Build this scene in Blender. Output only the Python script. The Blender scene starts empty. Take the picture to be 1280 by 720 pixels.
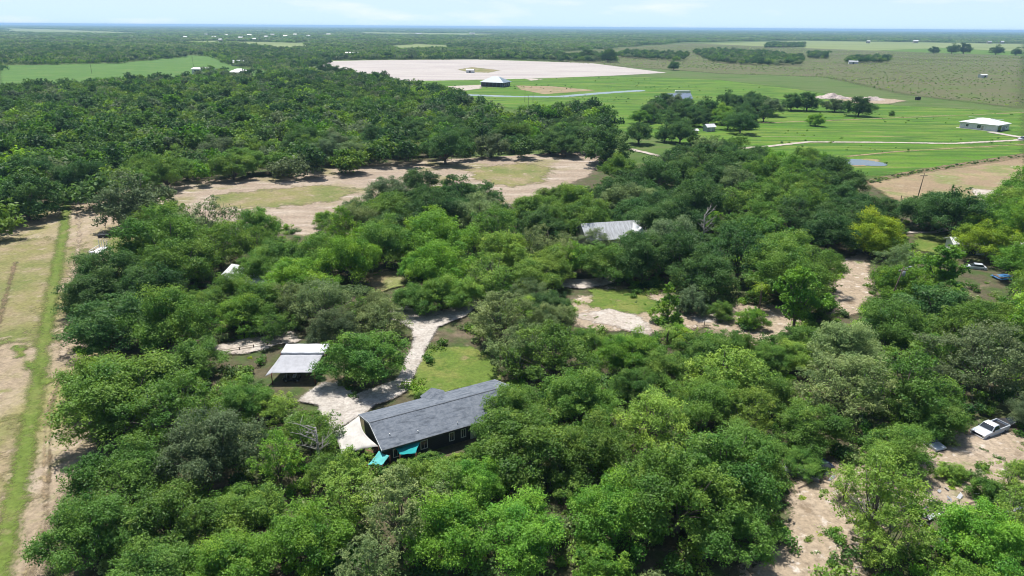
import bpy, math, random
import numpy as np
from mathutils import Vector, Matrix
random.seed(7)
RNG = np.random.default_rng(11)
scene = bpy.context.scene
COL = scene.collection
R = math.radians

# ------------------------------------------------------------------ camera geometry
CH, CF, PITCH, ROLL = 52.0, 853.0, R(20.95), R(0.40)
def ground(px, py, z=0.0):
    x, y = (px-640)/CF, (360-py)/CF
    c, s = math.cos(ROLL), math.sin(ROLL)
    x, y = x*c-y*s, x*s+y*c
    d = (x, math.cos(PITCH)+y*math.sin(PITCH), -math.sin(PITCH)+y*math.cos(PITCH))
    t = (z-CH)/d[2]
    return Vector((d[0]*t, d[1]*t, z))
def proj(x, y, z):
    z = z-CH
    v = y*math.sin(PITCH)+z*math.cos(PITCH)
    f = y*math.cos(PITCH)-z*math.sin(PITCH)
    a, b = x/f, v/f
    c, s = math.cos(ROLL), math.sin(ROLL)
    a, b = a*c+b*s, -a*s+b*c
    return 640+a*CF, 360-b*CF, f
cam = bpy.data.cameras.new("camera"); co = bpy.data.objects.new("camera", cam); COL.objects.link(co)
cam.sensor_width = 36; cam.lens = 36*CF/1280; cam.clip_end = 90000; cam.clip_start = 0.5
fwd = Vector((0, math.cos(PITCH), -math.sin(PITCH))); up = Vector((0, math.sin(PITCH), math.cos(PITCH)))
rt = Vector((1, 0, 0))
c, s = math.cos(ROLL), math.sin(ROLL)
r2 = rt*c+up*s; u2 = up*c-rt*s
M = Matrix((r2, u2, -fwd)).transposed().to_4x4(); M.translation = (0, 0, CH)
co.matrix_world = M
scene.camera = co

# ------------------------------------------------------------------ light
SUN_EL, SUN_AZ = R(66), R(-24)      # azimuth measured from +Y towards +X
sd = Vector((math.sin(SUN_AZ)*math.cos(SUN_EL), math.cos(SUN_AZ)*math.cos(SUN_EL), math.sin(SUN_EL)))
sl = bpy.data.lights.new("sun", 'SUN'); sl.energy = 5.0; sl.angle = R(0.5); sl.color = (1, 0.955, 0.88)
so = bpy.data.objects.new("sun", sl); COL.objects.link(so)
so.rotation_euler = (-sd).to_track_quat('-Z', 'Y').to_euler()
W = bpy.data.worlds.new("World"); scene.world = W; W.use_nodes = True
nt = W.node_tree; nt.nodes.clear()
out = nt.nodes.new('ShaderNodeOutputWorld'); bg = nt.nodes.new('ShaderNodeBackground')
sky = nt.nodes.new('ShaderNodeTexSky'); sky.sky_type = 'NISHITA'; sky.sun_disc = False
sky.sun_elevation = SUN_EL; sky.sun_rotation = SUN_AZ
sky.air_density = 1.0; sky.dust_density = 0.6; sky.ozone_density = 1.5; sky.altitude = 0
bg.inputs['Strength'].default_value = 0.080
tc = nt.nodes.new('ShaderNodeTexCoord'); mp = nt.nodes.new('ShaderNodeMapping')
mp.inputs['Scale'].default_value = (5.0, 5.0, 30.0); mp.inputs['Location'].default_value = (3.1, 0.4, 0.8)
nz = nt.nodes.new('ShaderNodeTexNoise'); nz.inputs['Scale'].default_value = 1.1; nz.inputs['Detail'].default_value = 7
nz.inputs['Roughness'].default_value = 0.55
cr = nt.nodes.new('ShaderNodeValToRGB'); cr.color_ramp.elements[0].position = 0.52; cr.color_ramp.elements[1].position = 0.85
mx = nt.nodes.new('ShaderNodeMix'); mx.data_type = 'RGBA'
mx.inputs[7].default_value = (9.0, 9.2, 9.4, 1)
sk2 = nt.nodes.new('ShaderNodeMix'); sk2.data_type = 'RGBA'; sk2.inputs[7].default_value = (6.0, 8.2, 10.0, 1)
sx = nt.nodes.new('ShaderNodeSeparateXYZ'); sm_ = nt.nodes.new('ShaderNodeMapRange'); sm_.interpolation_type = 'SMOOTHSTEP'
sm_.inputs[1].default_value = 0.0; sm_.inputs[2].default_value = 0.12; sm_.inputs[3].default_value = 0.88; sm_.inputs[4].default_value = 0.0
L = nt.links.new
L(tc.outputs['Generated'], mp.inputs['Vector']); L(mp.outputs[0], nz.inputs['Vector']); L(nz.outputs['Fac'], cr.inputs['Fac'])
L(tc.outputs['Generated'], sx.inputs[0]); L(sx.outputs[2], sm_.inputs[0]); L(sm_.outputs[0], sk2.inputs[0]); L(sky.outputs[0], sk2.inputs[6]); L(sk2.outputs[2], mx.inputs[6]); L(cr.outputs['Color'], mx.inputs[0])
L(mx.outputs[2], bg.inputs['Color']); L(bg.outputs[0], out.inputs['Surface'])
vs = scene.view_settings
scene.display_settings.display_device = 'sRGB'
vs.view_transform = 'Standard'; vs.look = 'None'; vs.gamma = 1; vs.use_curve_mapping = False; vs.exposure = 0.55
cy = scene.cycles
cy.max_bounces = 5; cy.diffuse_bounces = 3; cy.glossy_bounces = 2; cy.transmission_bounces = 3; cy.transparent_max_bounces = 12
cy.volume_bounces = 0; cy.use_denoising = True; cy.filter_width = 1.0; cy.denoising_prefilter = 'ACCURATE'; cy.caustics_reflective = False; cy.caustics_refractive = False

# ------------------------------------------------------------------ materials
def new_mat(name):
    m = bpy.data.materials.new(name); m.use_nodes = True; n = m.node_tree; n.nodes.clear()
    o = n.nodes.new('ShaderNodeOutputMaterial'); b = n.nodes.new('ShaderNodeBsdfPrincipled'); n.links.new(b.outputs[0], o.inputs['Surface'])
    return m, n, b, o
def mixc(n, fac, a, b):
    x = n.nodes.new('ShaderNodeMix'); x.data_type = 'RGBA'
    for sock, v in ((x.inputs[0], fac), (x.inputs[6], a), (x.inputs[7], b)):
        if hasattr(v, 'links') or hasattr(v, 'is_output'): n.links.new(v, sock)
        elif isinstance(v, (int, float)): sock.default_value = v
        else: sock.default_value = (*v, 1)
    return x.outputs[2]
def math_(n, op, a, b=None, clamp=False):
    x = n.nodes.new('ShaderNodeMath'); x.operation = op; x.use_clamp = clamp
    for i, v in enumerate((a, b)):
        if v is None: continue
        if hasattr(v, 'is_output'): n.links.new(v, x.inputs[i])
        else: x.inputs[i].default_value = v
    return x.outputs[0]
def noise(n, vec, scale, detail=5, rough=0.6, stretch=None, rot=0):
    if stretch:
        q = n.nodes.new('ShaderNodeMapping'); q.inputs['Scale'].default_value = stretch; q.inputs['Rotation'].default_value = (0, 0, rot)
        n.links.new(vec, q.inputs['Vector']); vec = q.outputs[0]
    t = n.nodes.new('ShaderNodeTexNoise'); t.inputs['Scale'].default_value = scale; t.inputs['Detail'].default_value = detail
    t.inputs['Roughness'].default_value = rough; n.links.new(vec, t.inputs['Vector']); return t.outputs['Fac']
def ramp(n, fac, a, b):
    x = n.nodes.new('ShaderNodeMapRange'); x.interpolation_type = 'SMOOTHSTEP'; n.links.new(fac, x.inputs[0])
    x.inputs[1].default_value = a; x.inputs[2].default_value = b; return x.outputs[0]
def geo_pos(n):
    return n.nodes.new('ShaderNodeNewGeometry').outputs['Position']
def paint(name, c1, c2=None, scale=2.0, rough=0.6, metal=0.0, spec=0.4, lo=0.35, hi=0.65, stretch=None, bump=0.0):
    m, n, b, o = new_mat(name)
    c2 = c2 or tuple(v*0.8 for v in c1)
    tcn = n.nodes.new('ShaderNodeTexCoord').outputs['Object']
    f = noise(n, tcn, scale, 6, 0.65, stretch)
    n.links.new(mixc(n, ramp(n, f, lo, hi), c1, c2), b.inputs['Base Color'])
    b.inputs['Roughness'].default_value = rough; b.inputs['Metallic'].default_value = metal; b.inputs['Specular IOR Level'].default_value = spec
    if bump:
        bp = n.nodes.new('ShaderNodeBump'); bp.inputs['Strength'].default_value = bump; n.links.new(f, bp.inputs['Height']); n.links.new(bp.outputs[0], b.inputs['Normal'])
    return m
def earth(name, layers, base, edge=True, rough=0.95, ragged=1.0):
    """layers: (colour, scale, lo, hi, stretch, rot) mixed over base in turn; 'edge' is the distance from the rim of the sheet"""
    m, n, b, o = new_mat(name)
    p = geo_pos(n); colr = None
    cur = base
    for L_ in layers:
        colr, sc, lo, hi = L_[:4]
        st = L_[4] if len(L_) > 4 else None; ro = L_[5] if len(L_) > 5 else 0
        cur = mixc(n, ramp(n, noise(n, p, sc, 6, 0.62, st, ro), lo, hi), cur, colr)
    f = noise(n, p, 1.7, 8, 0.75)
    fine = n.nodes.new('ShaderNodeMapRange'); n.links.new(f, fine.inputs[0]); fine.inputs[1].default_value = .3; fine.inputs[2].default_value = .7; fine.inputs[3].default_value = 0.6; fine.inputs[4].default_value = 1.35
    mul = n.nodes.new('ShaderNodeMix'); mul.data_type = 'RGBA'; mul.blend_type = 'MULTIPLY'; mul.inputs[0].default_value = 1
    if hasattr(cur, 'is_output'): n.links.new(cur, mul.inputs[6])
    else: mul.inputs[6].default_value = (*cur, 1)
    n.links.new(fine.outputs[0], mul.inputs[7])
    n.links.new(mul.outputs[2], b.inputs['Base Color']); b.inputs['Roughness'].default_value = rough; b.inputs['Specular IOR Level'].default_value = 0.15
    bp = n.nodes.new('ShaderNodeBump'); bp.inputs['Strength'].default_value = 0.35; bp.inputs['Distance'].default_value = 0.15
    n.links.new(f, bp.inputs['Height']); n.links.new(bp.outputs[0], b.inputs['Normal'])
    if edge:
        at = n.nodes.new('ShaderNodeAttribute'); at.attribute_name = 'edge'
        e = math_(n, 'ADD', at.outputs['Fac'], math_(n, 'MULTIPLY', math_(n, 'SUBTRACT', noise(n, p, 0.22, 7, 0.7), 0.5), 3.2*ragged))
        e = math_(n, 'ADD', e, math_(n, 'MULTIPLY', math_(n, 'SUBTRACT', noise(n, p, 3.0, 4, 0.75), 0.5), 2.2))
        al = ramp(n, e, -0.5, 0.6)
        tr = n.nodes.new('ShaderNodeBsdfTransparent'); ms = n.nodes.new('ShaderNodeMixShader')
        n.links.new(al, ms.inputs[0]); n.links.new(tr.outputs[0], ms.inputs[1]); n.links.new(b.outputs[0], ms.inputs[2]); n.links.new(ms.outputs[0], o.inputs['Surface'])
    return m
def leaf_mat(name, far=False):
    m, n, b, o = new_mat(name); n.nodes.remove(b)
    if far:
        at = n.nodes.new('ShaderNodeAttribute'); at.attribute_type = 'INSTANCER'; at.attribute_name = 'tint'; col = at.outputs['Color']
    else:
        col = n.nodes.new('ShaderNodeObjectInfo').outputs['Color']
    ta = n.nodes.new('ShaderNodeAttribute'); ta.attribute_name = 'tone'
    isl = n.nodes.new('ShaderNodeNewGeometry').outputs['Random Per Island']
    v = math_(n, 'ADD', math_(n, 'MULTIPLY', ta.outputs['Fac'], 0.55), math_(n, 'MULTIPLY', isl, 0.5))   # about 0..1
    hs = n.nodes.new('ShaderNodeHueSaturation'); n.links.new(col, hs.inputs['Color'])
    vr = n.nodes.new('ShaderNodeMapRange'); n.links.new(v, vr.inputs[0]); vr.inputs[3].default_value = 0.55; vr.inputs[4].default_value = 1.6
    hr = n.nodes.new('ShaderNodeMapRange'); n.links.new(ta.outputs['Fac'], hr.inputs[0]); hr.inputs[3].default_value = 0.516; hr.inputs[4].default_value = 0.478
    n.links.new(vr.outputs[0], hs.inputs['Value']); n.links.new(hr.outputs[0], hs.inputs['Hue'])
    d = n.nodes.new('ShaderNodeBsdfDiffuse'); t = n.nodes.new('ShaderNodeBsdfTranslucent'); g = n.nodes.new('ShaderNodeBsdfGlossy')
    g.inputs['Roughness'].default_value = 0.5; g.inputs['Color'].default_value = (1, 1, 1, 1)
    n.links.new(hs.outputs[0], d.inputs['Color'])
    th = n.nodes.new('ShaderNodeHueSaturation'); th.inputs['Hue'].default_value = 0.485; th.inputs['Value'].default_value = 1.25; th.inputs['Saturation'].default_value = 1.1
    n.links.new(hs.outputs[0], th.inputs['Color']); n.links.new(th.outputs[0], t.inputs['Color'])
    m1 = n.nodes.new('ShaderNodeMixShader'); m1.inputs[0].default_value = 0.36; n.links.new(d.outputs[0], m1.inputs[1]); n.links.new(t.outputs[0], m1.inputs[2])
    m2 = n.nodes.new('ShaderNodeMixShader'); m2.inputs[0].default_value = 0.012; n.links.new(m1.outputs[0], m2.inputs[1]); n.links.new(g.outputs[0], m2.inputs[2])
    n.links.new(m2.outputs[0], o.inputs['Surface'])
    return m
def cloth(name, c1, tr=.35):
    m, n, b, o = new_mat(name)
    tcn = n.nodes.new('ShaderNodeTexCoord').outputs['Object']; f = noise(n, tcn, .9, 6, .65)
    col = mixc(n, ramp(n, f, .4, .7), c1, tuple(v*.84 for v in c1)); n.links.new(col, b.inputs['Base Color']); b.inputs['Roughness'].default_value = .9; b.inputs['Specular IOR Level'].default_value = .1
    bp = n.nodes.new('ShaderNodeBump'); bp.inputs['Strength'].default_value = .35; bp.inputs['Distance'].default_value = .3
    n.links.new(noise(n, tcn, 1.4, 3, .5, (1, .35, 1), .5), bp.inputs['Height']); n.links.new(bp.outputs[0], b.inputs['Normal'])
    t = n.nodes.new('ShaderNodeBsdfTranslucent'); n.links.new(col, t.inputs['Color']); ms = n.nodes.new('ShaderNodeMixShader'); ms.inputs[0].default_value = tr
    n.links.new(b.outputs[0], ms.inputs[1]); n.links.new(t.outputs[0], ms.inputs[2]); n.links.new(ms.outputs[0], o.inputs['Surface']); return m
LEAF, LEAF_FAR = leaf_mat('leaf'), leaf_mat('leaf_far', True)
BARK = paint('bark', (.17, .145, .12), (.08, .065, .05), 6, .9, stretch=(1, 1, .3), bump=.4)
PALEBARK = paint('pale_bark', (.42, .40, .37), (.25, .23, .2), 5, .9)
MOSS = paint('spanish_moss', (.26, .28, .23), (.15, .17, .13), 3, .95, spec=.1)
WHITE = paint('white_paint', (.66, .66, .65), (.56, .56, .545), 1.5, .5)
WHITE_METAL = paint('white_metal_roof', (.66, .67, .69), (.54, .545, .55), 1.0, .45, stretch=(2.5, .2, 1))
TARP = cloth('white_tarp', (.66, .67, .71), .2)
GREYCLOTH = cloth('grey_shade_cloth', (.54, .55, .59), .35)
BEIGE = cloth('beige_shade_cloth', (.60, .575, .54), .15)
TEALCLOTH = cloth('turquoise_cloth', (.04, .40, .41), .3)
PALETEAL = cloth('pale_turquoise_cloth', (.16, .56, .56), .3)
CHARCOAL = paint('charcoal_siding', (.045, .047, .055), (.03, .032, .04), 2, .7, stretch=(.3, .3, 8))
GLASS_AND_SHADE = paint('dark_glass_and_shade', (.02, .028, .035), (.035, .045, .055), 1.5, .08, spec=.8)
CONCRETE = paint('concrete', (.58, .54, .48), (.48, .44, .39), 1.2, .9, bump=.2)
REDWOOD = paint('red_brown_post', (.17, .065, .045), (.11, .04, .03), 3, .8)
WOOD = paint('weathered_wood', (.17, .13, .10), (.10, .075, .055), 3, .9)
BLACK = paint('black_plastic', (.015, .015, .017), (.025, .025, .027), 3, .45)
RUBBER = paint('tyre_rubber', (.02, .02, .02), (.035, .033, .03), 5, .85)
CHROME = paint('wheel_metal', (.5, .5, .52), (.4, .4, .42), 3, .3, metal=.8)
CARWHITE = paint('white_car_paint', (.50, .54, .60), (.44, .48, .53), 1.5, .25, spec=.6)
CARBLUE = paint('blue_car_paint', (.06, .085, .15), (.05, .07, .12), 1.5, .25, spec=.6)
CARDARK = paint('dark_car_paint', (.03, .03, .035), (.045, .04, .04), 1.5, .3, spec=.6)
LAMPGLASS = paint('lamp_glass', (.65, .65, .6), (.5, .5, .48), 4, .15, spec=.7)
REDLAMP = paint('red_lamp', (.35, .02, .015), None, 4, .2)
BLUEROOF = paint('blue_grey_metal_roof', (.17, .22, .31), (.14, .18, .26), 1, .45, stretch=(.2, 3, 1))
TEALROOF = paint('slate_blue_roof', (.20, .26, .31), (.16, .215, .265), .8, .5)
SCREEN = paint('dark_screen', (.035, .05, .075), (.05, .07, .10), 1, .6)
GREYMETAL = paint('galvanised_roof', (.42, .44, .47), (.27, .28, .29), .8, .5, stretch=(4, .3, 1))
TAN = paint('tan_wall', (.45, .39, .32), None, 1, .8)
BRICK = paint('brick_red', (.24, .09, .06), (.15, .06, .045), 4, .85)
WATER = paint('pond_water', (.15, .17, .175), (.12, .14, .15), .2, .08, spec=.7)
POOLWATER = paint('pool_water', (.03, .20, .40), (.02, .15, .33), .8, .06, spec=.7)
BLUETARP = paint('blue_tarp', (.025, .12, .30), (.04, .16, .34), 2, .5)
STONE = paint('pale_rubble', (.50, .43, .40), (.34, .28, .26), 1.2, .95, bump=.5)
ORANGE = paint('orange_plastic', (.55, .13, .04), None, 3, .5)
def shingle():
    m, n, b, o = new_mat('grey_shingles')
    tcn = n.nodes.new('ShaderNodeTexCoord').outputs['Object']
    bt = n.nodes.new('ShaderNodeTexBrick'); bt.inputs['Scale'].default_value = 1.0; bt.offset = .5
    bt.inputs['Brick Width'].default_value = .9; bt.inputs['Row Height'].default_value = .28; bt.inputs['Mortar Size'].default_value = .012
    bt.inputs['Color1'].default_value = (.080, .096, .120, 1); bt.inputs['Color2'].default_value = (.115, .135, .168, 1); bt.inputs['Mortar'].default_value = (.06, .065, .08, 1)
    n.links.new(tcn, bt.inputs['Vector'])
    f = noise(n, tcn, 1.6, 8, .7)
    f2 = noise(n, tcn, .9, 4, .6, (.5, 2.2, 1))
    c_ = mixc(n, ramp(n, f, .3, .7), bt.outputs['Color'], (.165, .185, .215)); c_ = mixc(n, ramp(n, f2, .5, .75), c_, (.06, .072, .09))
    n.links.new(c_, b.inputs['Base Color']); b.inputs['Roughness'].default_value = .9; b.inputs['Specular IOR Level'].default_value = .2
    return m
SHINGLE = shingle()

# ------------------------------------------------------------------ mesh helpers
class MB:
    def __init__(s): s.v = []; s.f = []
    def add(s, vs_, fs_):
        k = len(s.v); s.v += [tuple(p) for p in vs_]; s.f += [tuple(i+k for i in q) for q in fs_]; return s
    def box(s, x0, x1, y0, y1, z0, z1, rot=0, c=(0, 0)):
        p = [(x0, y0, z0), (x1, y0, z0), (x1, y1, z0), (x0, y1, z0), (x0, y0, z1), (x1, y0, z1), (x1, y1, z1), (x0, y1, z1)]
        if rot:
            ca, sa = math.cos(rot), math.sin(rot); p = [(c[0]+(a-c[0])*ca-(b-c[1])*sa, c[1]+(a-c[0])*sa+(b-c[1])*ca, z) for a, b, z in p]
        return s.add(p, [(0, 3, 2, 1), (4, 5, 6, 7), (0, 1, 5, 4), (1, 2, 6, 5), (2, 3, 7, 6), (3, 0, 4, 7)])
    def tube(s, pts, rad, n=6, cap=True):
        pts = [Vector(p) for p in pts]
        if not isinstance(rad, (list, tuple)): rad = [rad]*len(pts)
        k = len(s.v)
        for i, p in enumerate(pts):
            d = (pts[min(i+1, len(pts)-1)]-pts[max(i-1, 0)]).normalized()
            a = d.orthogonal().normalized() if abs(d.z) > .95 else d.cross(Vector((0, 0, 1))).normalized()
            b = d.cross(a)
            for j in range(n):
                t = 2*math.pi*j/n; q = p+(a*math.cos(t)+b*math.sin(t))*rad[i]; s.v.append(tuple(q))
        for i in range(len(pts)-1):
            for j in range(n):
                s.f.append((k+i*n+j, k+i*n+(j+1) % n, k+(i+1)*n+(j+1) % n, k+(i+1)*n+j))
        if cap:
            s.f.append(tuple(k+j for j in range(n))[::-1]); s.f.append(tuple(k+(len(pts)-1)*n+j for j in range(n)))
        return s
    def prism(s, prof, x0, x1, axis='x'):
        """closed profile of (u, z) pairs swept along x (u = y) or along y (u = x)"""
        n = len(prof); f = (lambda a, u, z: (a, u, z)) if axis == 'x' else (lambda a, u, z: (u, a, z))
        vs_ = [f(x0, u, z) for u, z in prof]+[f(x1, u, z) for u, z in prof]
        return s.add(vs_, [tuple(range(n))[::-1], tuple(range(n, 2*n))]+[(i, (i+1) % n, n+(i+1) % n, n+i) for i in range(n)])
    def build(s, name, mat, parent=None, smooth=False, bevel=0):
        me = bpy.data.meshes.new(name); me.from_pydata(s.v, [], s.f); me.validate()
        import bmesh
        bm = bmesh.new(); bm.from_mesh(me); bmesh.ops.recalc_face_normals(bm, faces=bm.faces); bm.to_mesh(me); bm.free()
        if smooth: me.polygons.foreach_set('use_smooth', [True]*len(me.polygons))
        me.materials.append(mat)
        o = bpy.data.objects.new(name, me); COL.objects.link(o)
        if parent: o.parent = parent
        if bevel:
            b = o.modifiers.new('bevel', 'BEVEL'); b.width = bevel; b.segments = 2; b.limit_method = 'ANGLE'
        return o
def tag(o, label=None, cat=None, group=None, kind=None):
    for k, v in (('label', label), ('category', cat), ('group', group), ('kind', kind)):
        if v: o[k] = v
    return o
def thing(name, loc, rz=0, label=None, cat=None, group=None):
    o = bpy.data.objects.new(name, None); o.location = loc; o.rotation_euler = (0, 0, rz); o.empty_display_size = .5
    COL.objects.link(o); return tag(o, label, cat, group)
def copy_tree(o, parent=None):
    c_ = o.copy(); COL.objects.link(c_)
    if parent: c_.parent = parent
    for ch in list(o.children): copy_tree(ch, c_)
    return c_
def npmesh(name, V, Fq, attrs=(), mat=None):
    me = bpy.data.meshes.new(name)
    nv, nf = len(V), len(Fq); k = Fq.shape[1]
    me.vertices.add(nv); me.vertices.foreach_set('co', V.astype(np.float32).ravel())
    me.loops.add(nf*k); me.loops.foreach_set('vertex_index', Fq.astype(np.int32).ravel())
    me.polygons.add(nf); me.polygons.foreach_set('loop_start', np.arange(0, nf*k, k, dtype=np.int32))
    me.update(calc_edges=True)
    for an, data in attrs:
        a = me.attributes.new(an, 'FLOAT', 'POINT'); a.data.foreach_set('value', data.astype(np.float32))
    if mat: me.materials.append(mat)
    return me

# ------------------------------------------------------------------ ground sheets
def inside(P, poly):
    x, y = P[:, 0], P[:, 1]; r = np.zeros(len(P), bool); n = len(poly)
    for i in range(n):
        (x1, y1), (x2, y2) = poly[i], poly[(i+1) % n]
        if y1 == y2: continue
        r ^= ((y1 > y) != (y2 > y)) & (x < (x2-x1)*(y-y1)/(y2-y1)+x1)
    return r
def edge_dist(P, poly, closed=True):
    d = np.full(len(P), 1e9); n = len(poly)
    for i in range(n if closed else n-1):
        a = np.array(poly[i]); b = np.array(poly[(i+1) % n]); ab = b-a
        t = np.clip(((P-a)@ab)/max(ab@ab, 1e-9), 0, 1); q = a+t[:, None]*ab
        d = np.minimum(d, np.hypot(*(P-q).T))
    return d
def gp(pts): return [tuple(ground(*p)[:2]) for p in pts]
ZL = [0.0]
def sheet(name, sdf, bounds, mat, soft, cell, z=None):
    if z is None: ZL[0] += .012; z = ZL[0]
    x0, x1, y0, y1 = bounds; pad = soft*2.2
    xs = np.arange(x0-pad, x1+pad+cell, cell); ys = np.arange(y0-pad, y1+pad+cell, cell)
    X, Y = np.meshgrid(xs, ys); P = np.stack([X.ravel(), Y.ravel()], 1)
    d = sdf(P)
    keepv = d > -pad; nx = len(xs)
    I, J = np.meshgrid(np.arange(len(xs)-1), np.arange(len(ys)-1)); i = (J*nx+I).ravel()
    F_ = np.stack([i, i+1, i+nx+1, i+nx], 1); F_ = F_[keepv[F_].any(1)]
    used = np.unique(F_); mp_ = np.zeros(len(P), int); mp_[used] = np.arange(len(used))
    V = np.column_stack([P[used], np.full(len(used), z)])
    me = npmesh(name, V, mp_[F_], [('edge', d[used]/soft)], mat)
    o = bpy.data.objects.new(name, me); COL.objects.link(o); o['kind'] = 'structure'; return o
def patch(name, px, mat, soft=1.0, cell=1.0, world=False):
    poly = px if world else gp(px)
    a = np.array(poly)
    f = lambda P: np.where(inside(P, poly), 1, -1)*edge_dist(P, poly)
    return sheet(name, f, (a[:, 0].min(), a[:, 0].max(), a[:, 1].min(), a[:, 1].max()), mat, soft, cell)
def strip(name, px, width, mat, soft=.5, cell=.5):
    poly = gp(px); a = np.array(poly); w = width/2
    return sheet(name, lambda P: w-edge_dist(P, poly, False), (a[:, 0].min()-w, a[:, 0].max()+w, a[:, 1].min()-w, a[:, 1].max()+w), mat, soft, cell)

GRASS = earth('pasture', [((.085, .125, .038), .012, .4, .62), ((.11, .13, .05), .045, .45, .7, (1, 3, 1), .1), ((.05, .095, .018), .02, .5, .7, (1, 2.5, 1), -.1), ((.09, .09, .045), .3, .55, .8)], (.07, .125, .025), edge=False)
m = MB().add([(-34000, -400, 0), (34000, -400, 0), (34000, 34000, 0), (-34000, 34000, 0)], [(0, 1, 2, 3)])
tag(m.build('ground', GRASS), kind='structure')

LITTER = earth('leaf_litter', [((.19, .145, .105), .12, .5, .75), ((.055, .085, .025), .2, .42, .66), ((.26, .21, .17), .35, .62, .8)], (.085, .075, .045))
DRYFIELD = earth('dry_sandy_field', [((.22, .205, .085), .03, .40, .62, (1.6, .55, 1)), ((.35, .285, .22), .11, .48, .70, (1.3, .6, 1)), ((.155, .175, .05), .16, .54, .74), ((.43, .38, .32), .25, .60, .76, (2.4, .6, 1)), ((.17, .125, .09), .5, .6, .8)], (.275, .22, .155))
BARESTRIP = earth('bare_earth_strip', [((.35, .295, .235), .06, .42, .68, (.5, 2.2, 1), .18), ((.20, .185, .085), .05, .5, .68), ((.46, .40, .36), .12, .55, .72, (.35, 2.8, 1), .18), ((.16, .115, .085), .3, .6, .8)], (.265, .21, .16))
OLIVEGRASS = earth('thin_grass', [((.25, .20, .125), .10, .42, .66), ((.125, .15, .045), .06, .42, .7), ((.29, .235, .17), .3, .55, .74)], (.185, .175, .07), ragged=2.0)
LUSH = earth('lush_grass', [((.15, .17, .045), .18, .42, .66), ((.07, .12, .02), .4, .45, .7), ((.20, .17, .085), .3, .58, .76)], (.10, .15, .028), ragged=1.7)
TRACKGRASS = earth('track_grass', [((.15, .165, .05), .18, .45, .7), ((.20, .17, .09), .3, .56, .76)], (.105, .15, .03), ragged=.6)
SANDFIELD = earth('ploughed_sand', [((.33, .295, .29), .012, .42, .66, (.5, 3.5, 1), .1), ((.45, .415, .39), .03, .45, .7, (.4, 3, 1), .1), ((.30, .275, .255), .02, .5, .7, (.25, 9, 1), .12), ((.48, .45, .42), .05, .55, .7, (.12, 6, 1), .12)], (.375, .345, .325))
WHITESAND = earth('white_sand', [((.27, .225, .18), .35, .48, .70), ((.44, .405, .365), .2, .45, .7), ((.18, .16, .11), .6, .6, .78)], (.38, .335, .29), ragged=1.8)
DRIVEM = earth('crushed_shell', [((.29, .255, .22), .5, .46, .72), ((.44, .405, .375), .3, .45, .7), ((.20, .17, .135), 1.1, .57, .76)], (.38, .35, .315), ragged=1.1)
PASTURE = earth('grazed_pasture', [((.085, .165, .032), .02, .4, .65, (1, 3, 1)), ((.12, .17, .05), .06, .5, .75)], (.065, .14, .026))
BRIGHT = earth('bright_meadow', [((.125, .185, .03), .03, .42, .62, (.5, 3, 1), .25), ((.21, .19, .085), .045, .57, .72, (.3, 4, 1), .25), ((.045, .105, .014), .05, .47, .66, (.7, 2, 1), .1), ((.10, .12, .04), .2, .55, .72), ((.05, .12, .014), .03, .48, .60, (.25, 6, 1), .3), ((.26, .23, .13), .04, .61, .74, (.12, 9, 1), .3), ((.03, .07, .012), .45, .60, .74)], (.080, .175, .014))
PRAIRIE = earth('scrub_prairie', [((.12, .11, .065), .018, .42, .64, (.6, 2, 1)), ((.085, .125, .03), .025, .46, .66), ((.14, .12, .08), .09, .52, .72), ((.055, .07, .028), .22, .52, .72)], (.095, .11, .043))
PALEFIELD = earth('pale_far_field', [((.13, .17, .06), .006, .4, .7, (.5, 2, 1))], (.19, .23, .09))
DIRT = earth('dry_dirt_lane', [((.29, .225, .135), .05, .4, .65, (.5, 2, 1), .3), ((.155, .185, .06), .06, .46, .66), ((.36, .29, .22), .12, .56, .76)], (.24, .18, .115))
BROWNBANK = earth('brown_weedy_bank', [((.09, .10, .035), .3, .45, .7), ((.24, .17, .11), .2, .5, .7)], (.15, .115, .07))
YARD = earth('bare_yard', [((.38, .315, .245), .15, .45, .7), ((.19, .145, .10), .3, .5, .72), ((.12, .15, .05), .25, .57, .76), ((.48, .43, .38), .7, .56, .72)], (.30, .24, .175), ragged=1.9)

# far to near, each sheet a step above the one before
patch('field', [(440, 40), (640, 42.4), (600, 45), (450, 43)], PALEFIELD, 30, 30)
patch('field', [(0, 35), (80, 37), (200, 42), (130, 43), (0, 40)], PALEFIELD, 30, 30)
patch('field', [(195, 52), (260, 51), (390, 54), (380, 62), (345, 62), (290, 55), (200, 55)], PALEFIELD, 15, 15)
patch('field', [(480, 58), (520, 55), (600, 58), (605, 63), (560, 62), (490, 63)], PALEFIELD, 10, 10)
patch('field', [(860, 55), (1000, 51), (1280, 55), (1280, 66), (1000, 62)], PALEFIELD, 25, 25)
patch('meadow', [(1100, 63), (1180, 60), (1280, 65), (1280, 71), (1150, 67)], BRIGHT, 15, 15)
patch('pasture', [(0, 82), (150, 79), (240, 69), (265, 71), (290, 82), (360, 93), (440, 100), (420, 114), (0, 114)], PASTURE, 4, 6)
patch('prairie', [(690, 66), (860, 54), (1000, 60), (1280, 70), (1280, 136), (1130, 118), (1030, 96), (900, 92), (850, 88), (700, 78)], PRAIRIE, 14, 9)
patch('sand_field', [(388, 77), (480, 75), (600, 74.5), (740, 79), (834, 91), (770, 94.5), (640, 99.5), (505, 102), (425, 98)], SANDFIELD, 3, 5)
patch('weedy_island', [(572, 87), (590, 84), (625, 88), (610, 91), (585, 90)], OLIVEGRASS, 3, 3)
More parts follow.
